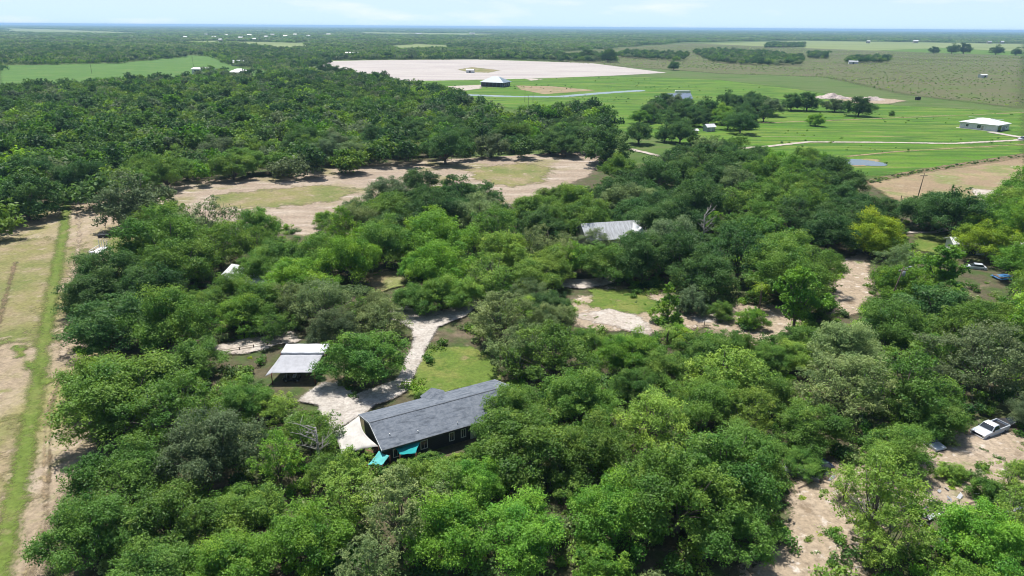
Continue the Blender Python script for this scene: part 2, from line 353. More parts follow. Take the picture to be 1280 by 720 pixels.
patch('meadow', [(440, 103), (640, 99), (770, 95), (900, 100), (1000, 112), (1120, 132), (1280, 140), (1280, 200), (1090, 222), (900, 190), (760, 160), (560, 120)], BRIGHT, 5, 4)
patch('sandy_ground', [(558, 108), (605, 106), (600, 111), (575, 114)], WHITESAND, 2, 2)
patch('sandy_ground', [(645, 107), (690, 108), (745, 113), (680, 118), (650, 112)], DIRT, 2, 2)
patch('sandy_ground', [(655, 98), (680, 99), (664, 101)], WHITESAND, 2, 2)
strip('ditch_water', [(575, 118.5), (640, 121), (700, 121), (760, 116), (800, 113.5)], 4.5, WATER, 1, 2)
patch('bare_ground', [(1020, 121), (1090, 122), (1135, 126), (1110, 130), (1060, 129)], YARD, 3, 2)
strip('sand_track', [(925, 155), (1010, 152), (1110, 148), (1280, 141)], 2.0, DIRT, 1.0, 1.2)
strip('sand_track', [(1060, 196), (1120, 190), (1190, 186), (1280, 181)], 1.6, DIRT, 1.2, 1)
patch('brown_bank', [(1080, 226), (1150, 212), (1280, 192), (1280, 200), (1150, 219), (1085, 233)], BROWNBANK, 1.2, 1)
patch('dirt_lane', [(1085, 230), (1150, 217), (1280, 198), (1280, 262), (1180, 262), (1120, 258)], DIRT, 2, 1.2)
patch('white_sand_patch', [(1212, 236), (1250, 240), (1278, 262), (1230, 258)], WHITESAND, 1.0, .7)
patch('sand_rim', [(1044, 205), (1050, 201), (1082, 199), (1100, 200), (1098, 207), (1070, 209)], DIRT, 1.5, 1)
pond = strip('pond', [(1058, 204), (1075, 203), (1088, 205)], 9.5, WATER, .4, .7)
strip('sand_road', [(788, 187), (830, 197), (865, 190), (910, 187), (955, 184), (1010, 178), (1100, 178.5), (1190, 180), (1268, 176), (1300, 172)], 3.4, WHITESAND, .6, 1.0)
strip('concrete_drive', [(1240, 166), (1275, 172), (1300, 176)], 5, DRIVEM, .3, .8)
patch('grove_floor', [(40, 740), (55, 640), (95, 560), (85, 470), (80, 340), (135, 290), (150, 250), (250, 265), (380, 285), (440, 255), (560, 230), (660, 255), (740, 215), (900, 195), (1000, 200), (1090, 235), (1150, 270), (1280, 270), (1300, 740)], LITTER, 3, 1.5)
patch('wood_floor', [(0, 300), (60, 262), (140, 245), (440, 214), (585, 200), (600, 150), (560, 118), (430, 108), (300, 102), (0, 118), (-100, 140), (-100, 300)], LITTER, 3, 4)
patch('dry_field', [(-120, 740), (45, 760), (72, 640), (130, 540), (135, 470), (125, 380), (150, 320), (175, 300), (170, 270), (230, 262), (220, 236), (140, 236), (70, 262), (0, 285), (-120, 320)], DRYFIELD, 1.5, 1.0)
patch('bare_strip', [(120, 268), (140, 240), (225, 228), (330, 222), (440, 207), (580, 199), (730, 190), (765, 196), (735, 222), (640, 258), (430, 300), (300, 290), (180, 275)], BARESTRIP, 2.2, 1.0)
patch('thin_grass', [(270, 245), (400, 232), (450, 238), (420, 252), (330, 262), (260, 262)], OLIVEGRASS, 3, 1.0)
patch('thin_grass', [(585, 212), (650, 205), (690, 210), (680, 228), (640, 236), (590, 224)], OLIVEGRASS, 3, 1.0)
patch('thin_grass', [(585, 168), (600, 172), (592, 192), (580, 196)], LUSH, 1.5, 1)
patch('thin_grass', [(130, 290), (165, 290), (170, 320), (135, 320)], OLIVEGRASS, 1.5, .6)
patch('thin_grass', [(-60, 300), (60, 300), (112, 315), (80, 350), (66, 400), (60, 440), (20, 430), (-60, 420)], OLIVEGRASS, 4, .8)
patch('thin_grass', [(-60, 560), (20, 520), (34, 560), (20, 640), (-10, 700), (-60, 700)], OLIVEGRASS, 3, .8)
strip('grass_stripe', [(86, 240), (80, 290), (66, 370), (52, 450), (38, 540), (22, 620), (-2, 730)], 2.2, TRACKGRASS, 1.5, .4)
strip('grass_stripe', [(20, 436), (48, 470), (60, 480)], 1.2, LUSH, 1.2, .4)
strip('rut', [(76, 470), (66, 510), (62, 590), (60, 650), (48, 700), (36, 740)], .25, BROWNBANK, .5, .2)
strip('rut', [(98, 250), (100, 300), (88, 380), (80, 450)], .4, YARD, .7, .3)
strip('rut', [(20, 330), (-5, 420), (-30, 520)], .5, BROWNBANK, .8, .3)
strip('wheel_track', [(68, 490), (58, 520), (56, 590), (57, 640), (44, 690), (30, 730)], .22, DIRT, .45, .2)
patch('bare_yard', [(985, 600), (1030, 590), (1100, 560), (1200, 545), (1290, 540), (1290, 620), (1180, 650), (1120, 640), (1080, 690), (1070, 740), (930, 740), (920, 715), (985, 690)], YARD, 1.5, .6)
patch('bare_yard', [(1040, 330), (1085, 315), (1090, 360), (1078, 395), (1040, 400)], YARD, 1.2, .6)
patch('grass_yard', [(1145, 292), (1190, 285), (1205, 310), (1170, 320), (1140, 315)], LUSH, 1.2, .6)
strip('yard_track', [(1120, 292), (1165, 293), (1190, 287)], 2.2, WHITESAND, .5, .4)
patch('clearing', [(690, 385), (760, 362), (840, 372), (940, 380), (1000, 395), (995, 470), (930, 440), (880, 412), (800, 420), (720, 412)], YARD, 1.5, .6)
patch('clearing_grass', [(735, 365), (800, 365), (835, 390), (790, 396), (740, 388)], LUSH, 1.5, .5)
patch('white_sand_patch', [(712, 398), (760, 390), (805, 400), (815, 425), (750, 408)], WHITESAND, .9, .5)
patch('white_sand_patch', [(862, 396), (910, 392), (912, 404), (870, 408)], WHITESAND, .8, .5)
patch('white_sand_patch', [(700, 352), (735, 352), (775, 345), (770, 356), (730, 364), (700, 362)], WHITESAND, .6, .5)
patch('white_sand_patch', [(262, 440), (300, 428), (362, 418), (370, 430), (330, 440), (290, 446)], WHITESAND, .9, .5)
patch('sandy_ground', [(455, 345), (500, 340), (505, 360), (470, 370)], DIRT, 1, .5)
patch('front_lawn', [(512, 498), (522, 455), (534, 440), (590, 436), (618, 455), (625, 478), (560, 494), (530, 500)], LUSH, .5, .3)
patch('driveway', [(372, 506), (395, 487), (402, 482), (425, 482), (445, 497), (495, 480), (513, 440), (517, 415), (486, 402), (488, 390), (512, 386), (560, 390), (578, 380), (592, 374), (598, 384), (580, 400), (548, 412), (533, 440), (519, 472), (508, 492), (470, 512), (440, 530), (418, 545), (400, 528), (398, 512)], DRIVEM, .6, .25)
exec_after_ground = True

# ------------------------------------------------------------------ trees
def leaves(rng, C, rc, n, leaf, squash=.8, upb=.7, hang=.3, tuft=1):
    per = tuft if n > 40 else 1; m_ = n; n = max(1, n//per)
    d = rng.normal(size=(n, 3)); d /= np.linalg.norm(d, axis=1)[:, None]
    low = d[:, 2] < -.25; flip = low & (rng.random(n) < 1-hang); d[flip, 2] *= -1
    rr = np.minimum(rng.random(n)**.38*1.0+rng.normal(size=n)*.10, 1.3)
    P = C+d*rr[:, None]*rc*np.array([1, 1, squash])
    if per > 1:     # leaves gather in small tufts at the twig ends
        P = np.repeat(P, per, 0); d = np.repeat(d, per, 0); n = len(P); q = rng.normal(size=(n, 3))
        P = P+q*min(.17*rc, .30)*np.array([1, 1, .75]); d = d*.5+q*.45
    N = d*.55+rng.normal(size=(n, 3))*.55; N[:, 2] += upb; N /= np.linalg.norm(N, axis=1)[:, None]
    T = np.cross(N, rng.normal(size=(n, 3))); T /= np.linalg.norm(T, axis=1)[:, None]; B = np.cross(N, T)
    sz = leaf*rng.uniform(.55, 1.4, n)[:, None]
    V = np.stack([P-T*sz*.62, P+B*sz*.36+N*sz*.08, P+T*sz*.62, P-B*sz*.36+N*sz*.08], 1)
    return V
def crown(name, seed, Rr, h0, h1, nc, lpc, leaf, shape='dome', rc=(.2, .34), hang=.3, far=False):
    rng = np.random.default_rng(seed); allV, tone, centers = [], [], []
    ph = rng.uniform(0, 6.28, 4); am = rng.uniform(.05, .16, 4)
    for i in range(nc):
        az = rng.uniform(0, 6.283); u = rng.random()
        lob = 1+sum(am[k]*math.sin((k+2)*az+ph[k]) for k in range(4))
        if shape == 'dome':
            el = math.asin(min(1, max(-.25, u*1.2-.22))); rad = rng.uniform(.62, .95) if rng.random() < .8 else rng.uniform(.2, .6)
            x, y, z = math.cos(az)*math.cos(el)*rad*Rr*lob, math.sin(az)*math.cos(el)*rad*Rr*lob, h0+(h1-h0)*max(.02, (.22+.78*math.sin(el))*min(1, rad+.12)*rng.uniform(.85, 1.05))
            q = Rr*rng.uniform(*rc)
        elif shape == 'cone':
            z = h0+(h1-h0)*u**1.4*.95; k = 1-(z-h0)/(h1-h0); rad = (k**.8)*rng.uniform(.45, .95)*Rr
            x, y = math.cos(az)*rad*lob, math.sin(az)*rad*lob; q = Rr*rng.uniform(*rc)*(.45+.55*k)
        else:   # tiers of separate airy clumps
            z = h0+(h1-h0)*rng.random(); k = 1-abs((z-h0)/(h1-h0)-.45)*1.2; rad = k*rng.uniform(.25, 1.0)*Rr
            x, y = math.cos(az)*rad*lob, math.sin(az)*rad*lob; q = Rr*rng.uniform(*rc)
        Cn = np.array([x, y, z]); centers.append(Cn)
        n = max(6, int(lpc*(q/(Rr*.27))**2))
        allV.append(leaves(rng, Cn, q, n, leaf, rng.uniform(.6, .9), .75, hang, 12)); tone.append(np.full(len(allV[-1]), np.clip(rng.normal(.5, .28), 0, 1)))
    V = np.concatenate(allV); t = np.repeat(np.concatenate(tone), 4); V = V.reshape(-1, 3)
    V[:, 2] = np.maximum(V[:, 2], .15)
    F_ = np.arange(len(V)).reshape(-1, 4)
    return npmesh(name, V, F_, [('tone', t)], LEAF_FAR if far else LEAF), centers
def trunk_mesh(seed, centers, h0, Rr, r0, bark, nl=8, fork=.6):
    rng = random.Random(seed); b = MB(); zf = max(1.2, h0*fork)
    b.tube([(0, 0, -.1), (rng.uniform(-.1, .1), rng.uniform(-.1, .1), zf*.35), (rng.uniform(-.25, .25), rng.uniform(-.25, .25), zf), (rng.uniform(-.4, .4), rng.uniform(-.4, .4), zf+1.6)], [r0*1.5, r0, r0*.82, r0*.4], 9)
    cs = sorted(centers, key=lambda c_: rng.random())[:nl*3]
    for i, c_ in enumerate(cs):
        big = i < nl; e = Vector(c_)
        st = Vector((rng.uniform(-.15, .15), rng.uniform(-.15, .15), zf*rng.uniform(.75, 1.1)))
        mid = st.lerp(e, .5)+Vector((rng.uniform(-.5, .5), rng.uniform(-.5, .5), rng.uniform(.0, .7)))
        q = r0*(.5 if big else .25)
        b.tube([st, st.lerp(mid, .5)+Vector((0, 0, .2)), mid, e], [q, q*.75, q*.5, q*.18], 6)
    me_o = b.build('trunk', bark); me = me_o.data; bpy.data.objects.remove(me_o); me.polygons.foreach_set('use_smooth', [True]*len(me.polygons)); return me
def moss_mesh(seed, centers, n=160):
    rng = np.random.default_rng(seed); V = []; cs = np.array(centers)
    P = cs[rng.integers(0, len(cs), n)]+rng.normal(size=(n, 3))*.9
    for p in P:
        a = rng.uniform(0, 6.28); w = rng.uniform(.025, .06); ln = rng.uniform(.4, 1.1); p[2] -= .9; dx, dy = math.cos(a)*w, math.sin(a)*w
        p[2] = max(p[2], ln+.4)
        V += [p+[-dx, -dy, 0], p+[dx, dy, 0], p+[dx*.3, dy*.3, -ln], p+[-dx*.3, -dy*.3, -ln]]
    V = np.array(V); return npmesh('moss', V, np.arange(len(V)).reshape(-1, 4), (), MOSS)
PROT = {}
def proto(key, seed, Rr, h0, h1, nc, lpc, leaf, shape='dome', rc=(.2, .34), hang=.3, bark=None, r0=.4, moss=0, fork=.6):
    me, cs = crown('crown', seed, Rr, h0, h1, nc, lpc, leaf, shape, rc, hang)
    tm = trunk_mesh(seed, cs, h0, Rr, r0, bark or BARK, fork=fork)
    mm = moss_mesh(seed, cs, moss) if moss else None
    PROT.setdefault(key, []).append((me, tm, mm, Rr, h1))
for k in range(6): proto('oak', 100+k, 6.6, 2.4+.3*(k % 3), 9.5+.5*(k % 3), 104, 520, .235, r0=.42, rc=(.09, .31), moss=110 if k % 2 else 0)
for k in range(3): proto('mossy', 130+k, 6.4, 2.8, 10.4, 96, 390, .235, rc=(.08, .26), moss=260, r0=.38, hang=.5)
for k in range(3): proto('airy', 150+k, 5.6, 3.0, 11.5, 80, 260, .22, 'tier', (.08, .24), .6, moss=40, r0=.26, fork=.9)
for k in range(2): proto('cone', 170+k, 3.6, .9, 9.0, 60, 260, .25, 'cone', (.2, .33), .6, r0=.18)
for k in range(2): proto('tier', 180+k, 4.6, 3.2, 10.5, 70, 380, .25, 'tier', (.09, .24), .3, r0=.24, fork=.9)
for k in range(2): proto('round', 190+k, 5.0, 1.2, 7.6, 84, 400, .235, 'dome', (.1, .30), .6, r0=.3)
TONES = {'dark': (.060, .140, .036), 'mid': (.104, .212, .036), 'bright': (.128, .280, .034), 'pale': (.165, .240, .088), 'light': (.170, .290, .050), 'yellow': (.195, .315, .026), 'grey': (.120, .180, .080)}
TREES = []
def add_tree(kind, x, y, s, tone, tags=None, name=None, zs=None):
    me, tm, mm, Rr, h1 = random.choice(PROT[kind])
    nm = name or {'oak': 'oak_tree', 'mossy': 'mossy_oak_tree', 'airy': 'airy_tree', 'cone': 'conical_tree', 'tier': 'layered_tree', 'round': 'round_tree'}[kind]
    e = thing(nm, (x, y, 0), random.uniform(0, 6.28)); e.scale = (s, s*random.uniform(.9, 1.1), (zs or s*random.uniform(.85, 1.12)))
    cN = bpy.data.objects.new('crown', me); cN.parent = e; COL.objects.link(cN)
    a, b_ = random.uniform(.84, 1.18), random.uniform(-.08, .08); t = TONES[tone]
    cN.color = (t[0]*a*(1+b_), t[1]*a, t[2]*a*(1-b_*.5), 1)
    tN = bpy.data.objects.new('trunk', tm); tN.parent = e; COL.objects.link(tN)
    if mm:
        mN = bpy.data.objects.new('moss', mm); mN.parent = e; COL.objects.link(mN)
    TREES.append(dict(o=e, x=x, y=y, r=Rr*s, h=h1*e.scale.z, kind=kind, tone=tone, tags=tags))
    return e
def at_px(px, py, d_px, kind, tone, tags=None, hfac=.62, **kw):
    """a tree whose crown centre shows at (px, py) with the given width in photo pixels"""
    P_ = PROT[kind][0]; z = 5.0
    for _ in range(4):
        g = ground(px, py, z); f = proj(*g)[2]; r = d_px/2*f/CF; s = r/P_[3]; z = P_[4]*min(s, 1.5)*hfac
    return add_tree(kind, g.x, g.y, s, tone, tags, **kw)

# px, py, width px, kind, tone
KEY = [
 (459, 440, 98, 'oak', 'mid'), (518, 368, 58, 'oak', 'mid'), (551, 366, 62, 'oak', 'mid'), (583, 362, 52, 'oak', 'light'),
 (628, 385, 92, 'mossy', 'pale'), (694, 432, 108, 'mossy', 'mid'), (652, 430, 78, 'mossy', 'pale'), (660, 545, 126, 'oak', 'mid'), (722, 500, 96, 'oak', 'mid'),
 (532, 592, 50, 'round', 'light'), (497, 628, 118, 'airy', 'pale'), (386, 538, 78, 'mossy', 'mid'), (432, 612, 92, 'airy', 'light'), (303, 498, 70, 'oak', 'mid'),
 (222, 505, 110, 'mossy', 'mid'), (262, 560, 112, 'oak', 'grey'), (348, 570, 82, 'airy', 'bright'), (150, 590, 116, 'oak', 'mid'), (112, 662, 112, 'oak', 'mid'), (205, 640, 120, 'oak', 'mid'),
 (310, 640, 96, 'oak', 'mid'), (385, 668, 112, 'oak', 'bright'), (280, 700, 100, 'oak', 'bright'), (190, 705, 110, 'oak', 'mid'), (460, 700, 96, 'airy', 'pale'), (560, 660, 110, 'oak', 'bright'), (655, 655, 110, 'oak', 'bright'),
 (125, 470, 92, 'oak', 'mid'), (140, 395, 110, 'oak', 'dark'), (135, 335, 84, 'oak', 'dark'), (172, 252, 82, 'round', 'grey'), (205, 300, 96, 'oak', 'mid'), (250, 280, 84, 'mossy', 'grey'),
 (28, 246, 82, 'round', 'dark'), (133, 222, 34, 'round', 'grey'), (613, 178, 42, 'round', 'grey'), (757, 184, 62, 'round', 'dark'), (510, 184, 36, 'mossy', 'pale'), (556, 184, 50, 'oak', 'dark'),
 (836, 374, 44, 'cone', 'bright'), (998, 372, 74, 'tier', 'bright'), (1116, 404, 44, 'round', 'yellow'), (1095, 288, 72, 'oak', 'yellow'), (1240, 292, 76, 'oak', 'yellow'), (1195, 263, 84, 'oak', 'dark'),
 (1264, 250, 60, 'oak', 'light'), (1180, 330, 70, 'tier', 'bright'), (1098, 622, 120, 'airy', 'light'), (1115, 660, 110, 'airy', 'light'), (1230, 672, 110, 'oak', 'bright'), (1275, 640, 90, 'airy', 'light'),
 (1060, 470, 118, 'mossy', 'pale'), (1140, 470, 112, 'mossy', 'mid'), (1235, 440, 110, 'mossy', 'grey'), (940, 560, 90, 'oak', 'mid'), (1015, 528, 84, 'oak', 'mid'), (1130, 352, 76, 'oak', 'bright'), (1240, 400, 90, 'oak', 'mid'),
 (850, 620, 130, 'oak', 'mid'), (918, 655, 100, 'oak', 'mid'), (770, 640, 110, 'oak', 'bright'), (745, 560, 100, 'oak', 'mid'), (815, 520, 96, 'mossy', 'light'), (890, 440, 70, 'oak', 'mid'), (780, 440, 62, 'oak', 'bright'),
 (615, 335, 84, 'mossy', 'light'), (545, 296, 88, 'oak', 'bright'), (480, 300, 78, 'oak', 'mid'), (690, 300, 80, 'mossy', 'pale'), (340, 402, 54, 'mossy', 'mid'), (302, 390, 66, 'oak', 'bright'), (402, 370, 84, 'mossy', 'pale'), (235, 440, 84, 'oak', 'mid'),
 (905, 436, 58, 'oak', 'mid'), (868, 428, 46, 'round', 'mid'), (990, 440, 56, 'oak', 'light'), (940, 397, 36, 'oak', 'bright'), (885, 500, 88, 'oak', 'mid'), (932, 512, 76, 'mossy', 'light'), (962, 492, 66, 'oak', 'mid'), (830, 452, 60, 'oak', 'mid'), (935, 462, 50, 'mossy', 'mid'), (795, 480, 60, 'oak', 'mid'),
 (338, 502, 56, 'mossy', 'light'), (735, 424, 46, 'oak', 'mid'), (800, 432, 52, 'oak', 'bright'), (850, 412, 28, 'round', 'bright'), (902, 388, 34, 'oak', 'mid'), (1000, 424, 60, 'oak', 'mid'), (962, 446, 50, 'oak', 'mid'), (930, 432, 44, 'oak', 'mid'), (588, 590, 50, 'oak', 'mid'), (622, 536, 56, 'oak', 'mid'), (1085, 300, 44, 'oak', 'light'), (1100, 585, 60, 'airy', 'light'), (1060, 600, 54, 'airy', 'light'),
 (744, 296, 44, 'mossy', 'grey'), (788, 300, 44, 'airy', 'pale'), (640, 508, 80, 'oak', 'mid'), (534, 574, 44, 'round', 'mid'), (508, 590, 52, 'mossy', 'light'), (566, 580, 40, 'round', 'light'), (345, 352, 40, 'mossy', 'mid'), (1005, 575, 50, 'oak', 'mid'), (1205, 650, 60, 'airy', 'pale'), (1235, 610, 44, 'round', 'mid'), (440, 590, 70, 'airy', 'light'), (560, 602, 76, 'airy', 'light'), (596, 600, 74, 'oak', 'bright'), (600, 566, 40, 'round', 'mid'), (410, 590, 70, 'mossy', 'mid'), (755, 322, 70, 'oak', 'mid'), (712, 318, 66, 'oak', 'bright'), (803, 318, 76, 'oak', 'dark'), (322, 378, 70, 'oak', 'mid'), (283, 355, 66, 'oak', 'mid'), (355, 372, 64, 'mossy', 'pale'), (325, 338, 60, 'oak', 'mid'), (790, 268, 62, 'oak', 'dark'), (735, 272, 66, 'oak', 'mid'),
 (405, 272, 30, 'oak', 'bright'), (1125, 555, 84, 'oak', 'mid'), (1172, 525, 56, 'oak', 'mid'), (1160, 505, 80, 'oak', 'mid'), (478, 392, 70, 'mossy', 'pale'), (1190, 588, 36, 'round', 'light'), (1268, 590, 56, 'airy', 'light'),
]
for k in KEY: at_px(*k)
# ground that stays in view: no crown may cover these pixels
GAPS = [(450, 520), (470, 525), (500, 512), (540, 500), (580, 488), (605, 482), (480, 545), (520, 540), (560, 530), (585, 520), (440, 535), (436, 546), (455, 550), (570, 548), (522, 555), 
 (355, 437), (372, 436), (392, 437), (355, 455), (378, 455), (372, 468), (350, 478), (385, 480), (360, 474), (365, 484), (340, 470), (412, 512), (400, 495), (412, 505), (500, 475), (518, 450), (527, 425), (535, 408), (505, 396), (550, 396), (572, 390), (588, 380), (540, 470), (560, 455), (590, 450), (545, 485), (578, 470),
 (270, 445), (300, 440), (335, 432), (312, 349), (475, 348), (490, 345), (776, 283), (745, 350), (720, 356), (765, 398), (790, 402), (740, 395), (815, 385), (865, 400), (895, 400), (960, 398), (970, 395), (952, 402), (1070, 335), (1072, 355), (1068, 372), (770, 372),
 (1170, 300), (1155, 296), (1180, 292), (1205, 310), (1255, 345), (1218, 335), (1235, 543), (1220, 548), (1250, 536), (1215, 565), (1200, 575), (1230, 560), (1010, 595), (1000, 620), (1000, 650), (1005, 690), (1020, 705), (990, 715), (950, 712), (1155, 552), (1150, 585), (1215, 625), (1195, 615), (1160, 655), (735, 215), (640, 240), (250, 240), (300, 235), (350, 230), (400, 225), (450, 215), (500, 208), (550, 205), (600, 203), (650, 200), (700, 198), (640, 225), (680, 222), (600, 216), (180, 250), (160, 285), (150, 305), (330, 250), (270, 250), (390, 245), (100, 262), (85, 275), (120, 255), (60, 285), (620, 210), (720, 205), (390, 272), (375, 268), (1000, 635), (1012, 665), (1003, 675), (985, 700), (1035, 640), (1085, 690), (1165, 600), (1245, 560), (1200, 640), (385, 500), (455, 512), (485, 500), (520, 440), (523, 412), (590, 468), (570, 440), (730, 405), (825, 400), (1080, 345), (1060, 320), (1085, 325)]
HOLES = [((-13.5, 78.8), 5.2), ((-5, 83.4), 5.2), ((-9.2, 81.0), 5.5), ((-33.5, 96.5), 5.5), ((-1, 86), 4.5)]
OUT = [(55, 760), (60, 640), (85, 590), (128, 530), (100, 490), (75, 470), (90, 440), (80, 400), (85, 345), (130, 308), (165, 300), (150, 270), (200, 240), (225, 250), (300, 255), (360, 265), (385, 285), (400, 262), (440, 245), (480, 225), (560, 213), (620, 225), (650, 243), (690, 240), (735, 212), (790, 205), (850, 190), (900, 180), (1000, 192), (1060, 210), (1095, 240), (1130, 262), (1190, 245), (1235, 262), (1275, 225), (1400, 240), (1400, 760)]
OUTW = [tuple(ground(a, b, 4.5)[:2]) for a, b in OUT]
WOOD_PX = [(-30, 300), (0, 285), (65, 258), (140, 240), (225, 224), (440, 206), (585, 192), (596, 168), (612, 178), (640, 190), (745, 186), (765, 165), (755, 135), (700, 140), (620, 148), (600, 130), (565, 118), (520, 108), (440, 100), (330, 98), (230, 100), (0, 112), (-30, 115)]
WOODW = [tuple(ground(a, b, 4)[:2]) for a, b in WOOD_PX]
HAM_PX = [(782, 172), (830, 178), (890, 168), (965, 160), (978, 142), (962, 124), (925, 122), (880, 130), (850, 130), (795, 128)]
HAMW = [tuple(ground(a, b, 3)[:2]) for a, b in HAM_PX]
TONEPTS = [(150, 350, 'dark'), (250, 320, 'mid'), (350, 300, 'mid'), (440, 330, 'bright'), (520, 300, 'bright'), (620, 340, 'light'), (700, 270, 'mid'), (760, 330, 'dark'), (850, 330, 'dark'), (900, 300, 'dark'), (950, 250, 'mid'), (1000, 300, 'mid'), (800, 240, 'dark'), (870, 215, 'dark'), (1050, 260, 'dark'), (1150, 400, 'mid'), (1250, 460, 'grey'), (1060, 480, 'pale'), (900, 520, 'mid'), (800, 600, 'mid'), (700, 660, 'bright'), (580, 620, 'bright'), (400, 660, 'bright'), (250, 600, 'mid'), (120, 620, 'mid'), (200, 450, 'mid'), (300, 540, 'mid'), (420, 400, 'pale'), (680, 400, 'pale'), (760, 500, 'mid'), (1200, 520, 'mid'), (1230, 690, 'bright'), (1050, 600, 'light'), (980, 460, 'light'), (1270, 380, 'bright'), (500, 240, 'dark'), (600, 230, 'dark')]
def tone_at(px, py):
    t = min(TONEPTS, key=lambda q: (q[0]-px)**2+((q[1]-py)*1.6)**2+random.uniform(0, 2500))[2]
    return t if random.random() < .72 else random.choice(['mid', 'dark', 'bright', 'pale', 'mid', 'grey'])
def blocked(x, y, r, h):
    cx, cy_, f = proj(x, y, h*.60); rx = r*CF/f; ry = (h*.42*math.cos(R(30))+r*.45)*CF/f
    return any(((gx-cx)/rx)**2+((gy-cy_)/ry)**2 < 1.25 for gx, gy in GAPS)
def fill(polyW, n_try, smin, smax, test_gap=True, sep=.80, cond=None, limit=999, rim=.55, kinds=None):
    a = np.array(polyW); lo, hi = a.min(0), a.max(0); n = 0
    Pt = RNG.uniform(lo, hi, (n_try, 2)); ok = inside(Pt, polyW); dd = edge_dist(Pt, polyW)
    for (x, y), o_, d in zip(Pt, ok, dd):
        if not o_ or y < 44 or abs(x) > y*.80+9: continue
        if n >= limit: break
        s = random.uniform(smin, smax); r = 6.4*s
        if d < r*rim: continue
        if cond and not cond(x, y): continue
        if any((x-T['x'])**2+(y-T['y'])**2 < (sep*(r+T['r']))**2 for T in TREES): continue
        if any((x-c_[0])**2+(y-c_[1])**2 < (q+r*.3)**2 for c_, q in HOLES): continue
        if test_gap and blocked(x, y, r, 9.8*s): continue
        px, py, f = proj(x, y, 6)
        kd = random.choices(['oak', 'mossy', 'airy', 'round', 'tier'], kinds or [62, 22, 6, 6, 2])[0]
        add_tree(kd, x, y, s*6.4/PROT[kd][0][3] if kd in ('round',) else s, tone_at(px, py)); n += 1
    return n
nA = fill(OUTW, 20000, .85, 1.2, sep=.56, limit=140)
nA2 = fill(OUTW, 14000, .45, .7, sep=.58, limit=62)
nB = fill(WOODW, 9000, .85, 1.2, sep=.60, test_gap=False, cond=lambda x, y: edge_dist(np.array([[x, y]]), [tuple(ground(a, b)[:2]) for a, b in [(-30, 295), (65, 258), (225, 224), (440, 206), (585, 192), (600, 178), (750, 186)]], False)[0] < 34, limit=52, kinds=[70, 18, 2, 10, 0])
nC = fill(HAMW, 6000, .75, 1.15, sep=.6, test_gap=False, limit=46, kinds=[45, 15, 0, 40, 0])
# lone trees in the fields
for px, py, d, kd, tn in [(990, 128, 26, 'round', 'dark'), (1010, 128, 30, 'round', 'dark'), (1045, 130, 26, 'round', 'grey'), (1075, 134, 34, 'round', 'dark'), (842, 82, 15, 'round', 'dark'), (735, 71, 20, 'round', 'dark'), (760, 73, 20, 'round', 'dark'), (1115, 142, 8, 'round', 'mid'),
                          (1020, 150, 20, 'round', 'bright'), (406, 88, 22, 'round', 'dark'), (418, 90, 20, 'round', 'dark'), (1190, 64, 14, 'round', 'dark'), (1205, 64, 16, 'round', 'dark'), (1245, 65, 15, 'round', 'dark'), (1270, 66, 12, 'round', 'dark'), (1168, 64, 12, 'round', 'dark')]:
    at_px(px, py, d, kd, tn, hfac=.5)
print('TREES', len(TREES), nA, nA2, nB, nC)
# cabbage palms, bamboo, dead trees
def palm(px, py, hgt, tn, label, yellow=False):
    g = ground(px, py, hgt); e = thing('cabbage_palm', (g.x, g.y, 0), random.uniform(0, 6), label, 'palm')
    MB().tube([(0, 0, 0), (.1, 0, hgt*.5), (.05, .1, hgt)], [.24, .19, .17], 8).build('trunk', BARK, e, True)
    b = MB(); rng = random.Random(px)
    for k in range(30):
        a = k*2.4; el = rng.uniform(-.5, 1.1); L_ = rng.uniform(1.5, 2.1); pts = []
        for i in range(6):
            t = i/5; rr = L_*t*math.cos(el*(1-t*.4)); zz = hgt+L_*t*math.sin(el)-.9*t*t
            pts.append(Vector((math.cos(a)*rr, math.sin(a)*rr, zz)))
        sd_ = Vector((-math.sin(a), math.cos(a), 0))
        for i in range(1, 5):
            for q in (-1, 1):
                w = .55*math.sin(math.pi*(i+.6)/6)
                b.add([pts[i], pts[i].lerp(pts[i+1], .45), pts[i+1]+sd_*q*w+Vector((0, 0, -.15))], [(0, 1, 2)])
    cN = b.build('crown', LEAF, e); a_ = cN.data.attributes.new('tone', 'FLOAT', 'POINT'); a_.data.foreach_set('value', np.full(len(cN.data.vertices), .6, np.float32)); cN.color = (*TONES[tn], 1)
palm(953, 356, 6.0, 'yellow', 'cabbage palm with yellowing fronds above the blue pool')
palm(836, 412, 3.2, 'light', 'short pale green cabbage palm between the conical tree and the sandy clearing')
palm(858, 416, 2.6, 'yellow', 'short yellowish cabbage palm beside the pale one at the clearing edge')
g = ground(645, 186); e = thing('bamboo_clump', (g.x, g.y, 0), 0, 'feathery light green bamboo clump standing out of the darker wood', 'bamboo')
b = MB(); rng = random.Random(3); cl = []
for k in range(46):
    a = rng.uniform(0, 6.28); r0 = rng.uniform(.1, 1.8); lean = rng.uniform(2, 7); h = rng.uniform(9, 14)
    pts = [(math.cos(a)*(r0+lean*t**2.2), math.sin(a)*(r0+lean*t**2.2), h*(t-.18*t**3)) for t in (0, .3, .6, .85, 1)]
    b.tube(pts, [.08, .07, .05, .03, .015], 5); cl += [(np.array(p), .9+.5*q) for q, p in enumerate(pts[1:])]
    cl += [((np.array(pts[i])+np.array(pts[i+1]))/2, 1.2) for i in (1, 2, 3)]
b.build('culms', paint('bamboo_cane', (.22, .26, .08), None, 2, .6), e)
rg = np.random.default_rng(5); V = np.concatenate([leaves(rg, p, q, 60, .42, .8, .2, .8) for p, q in cl]).reshape(-1, 3)
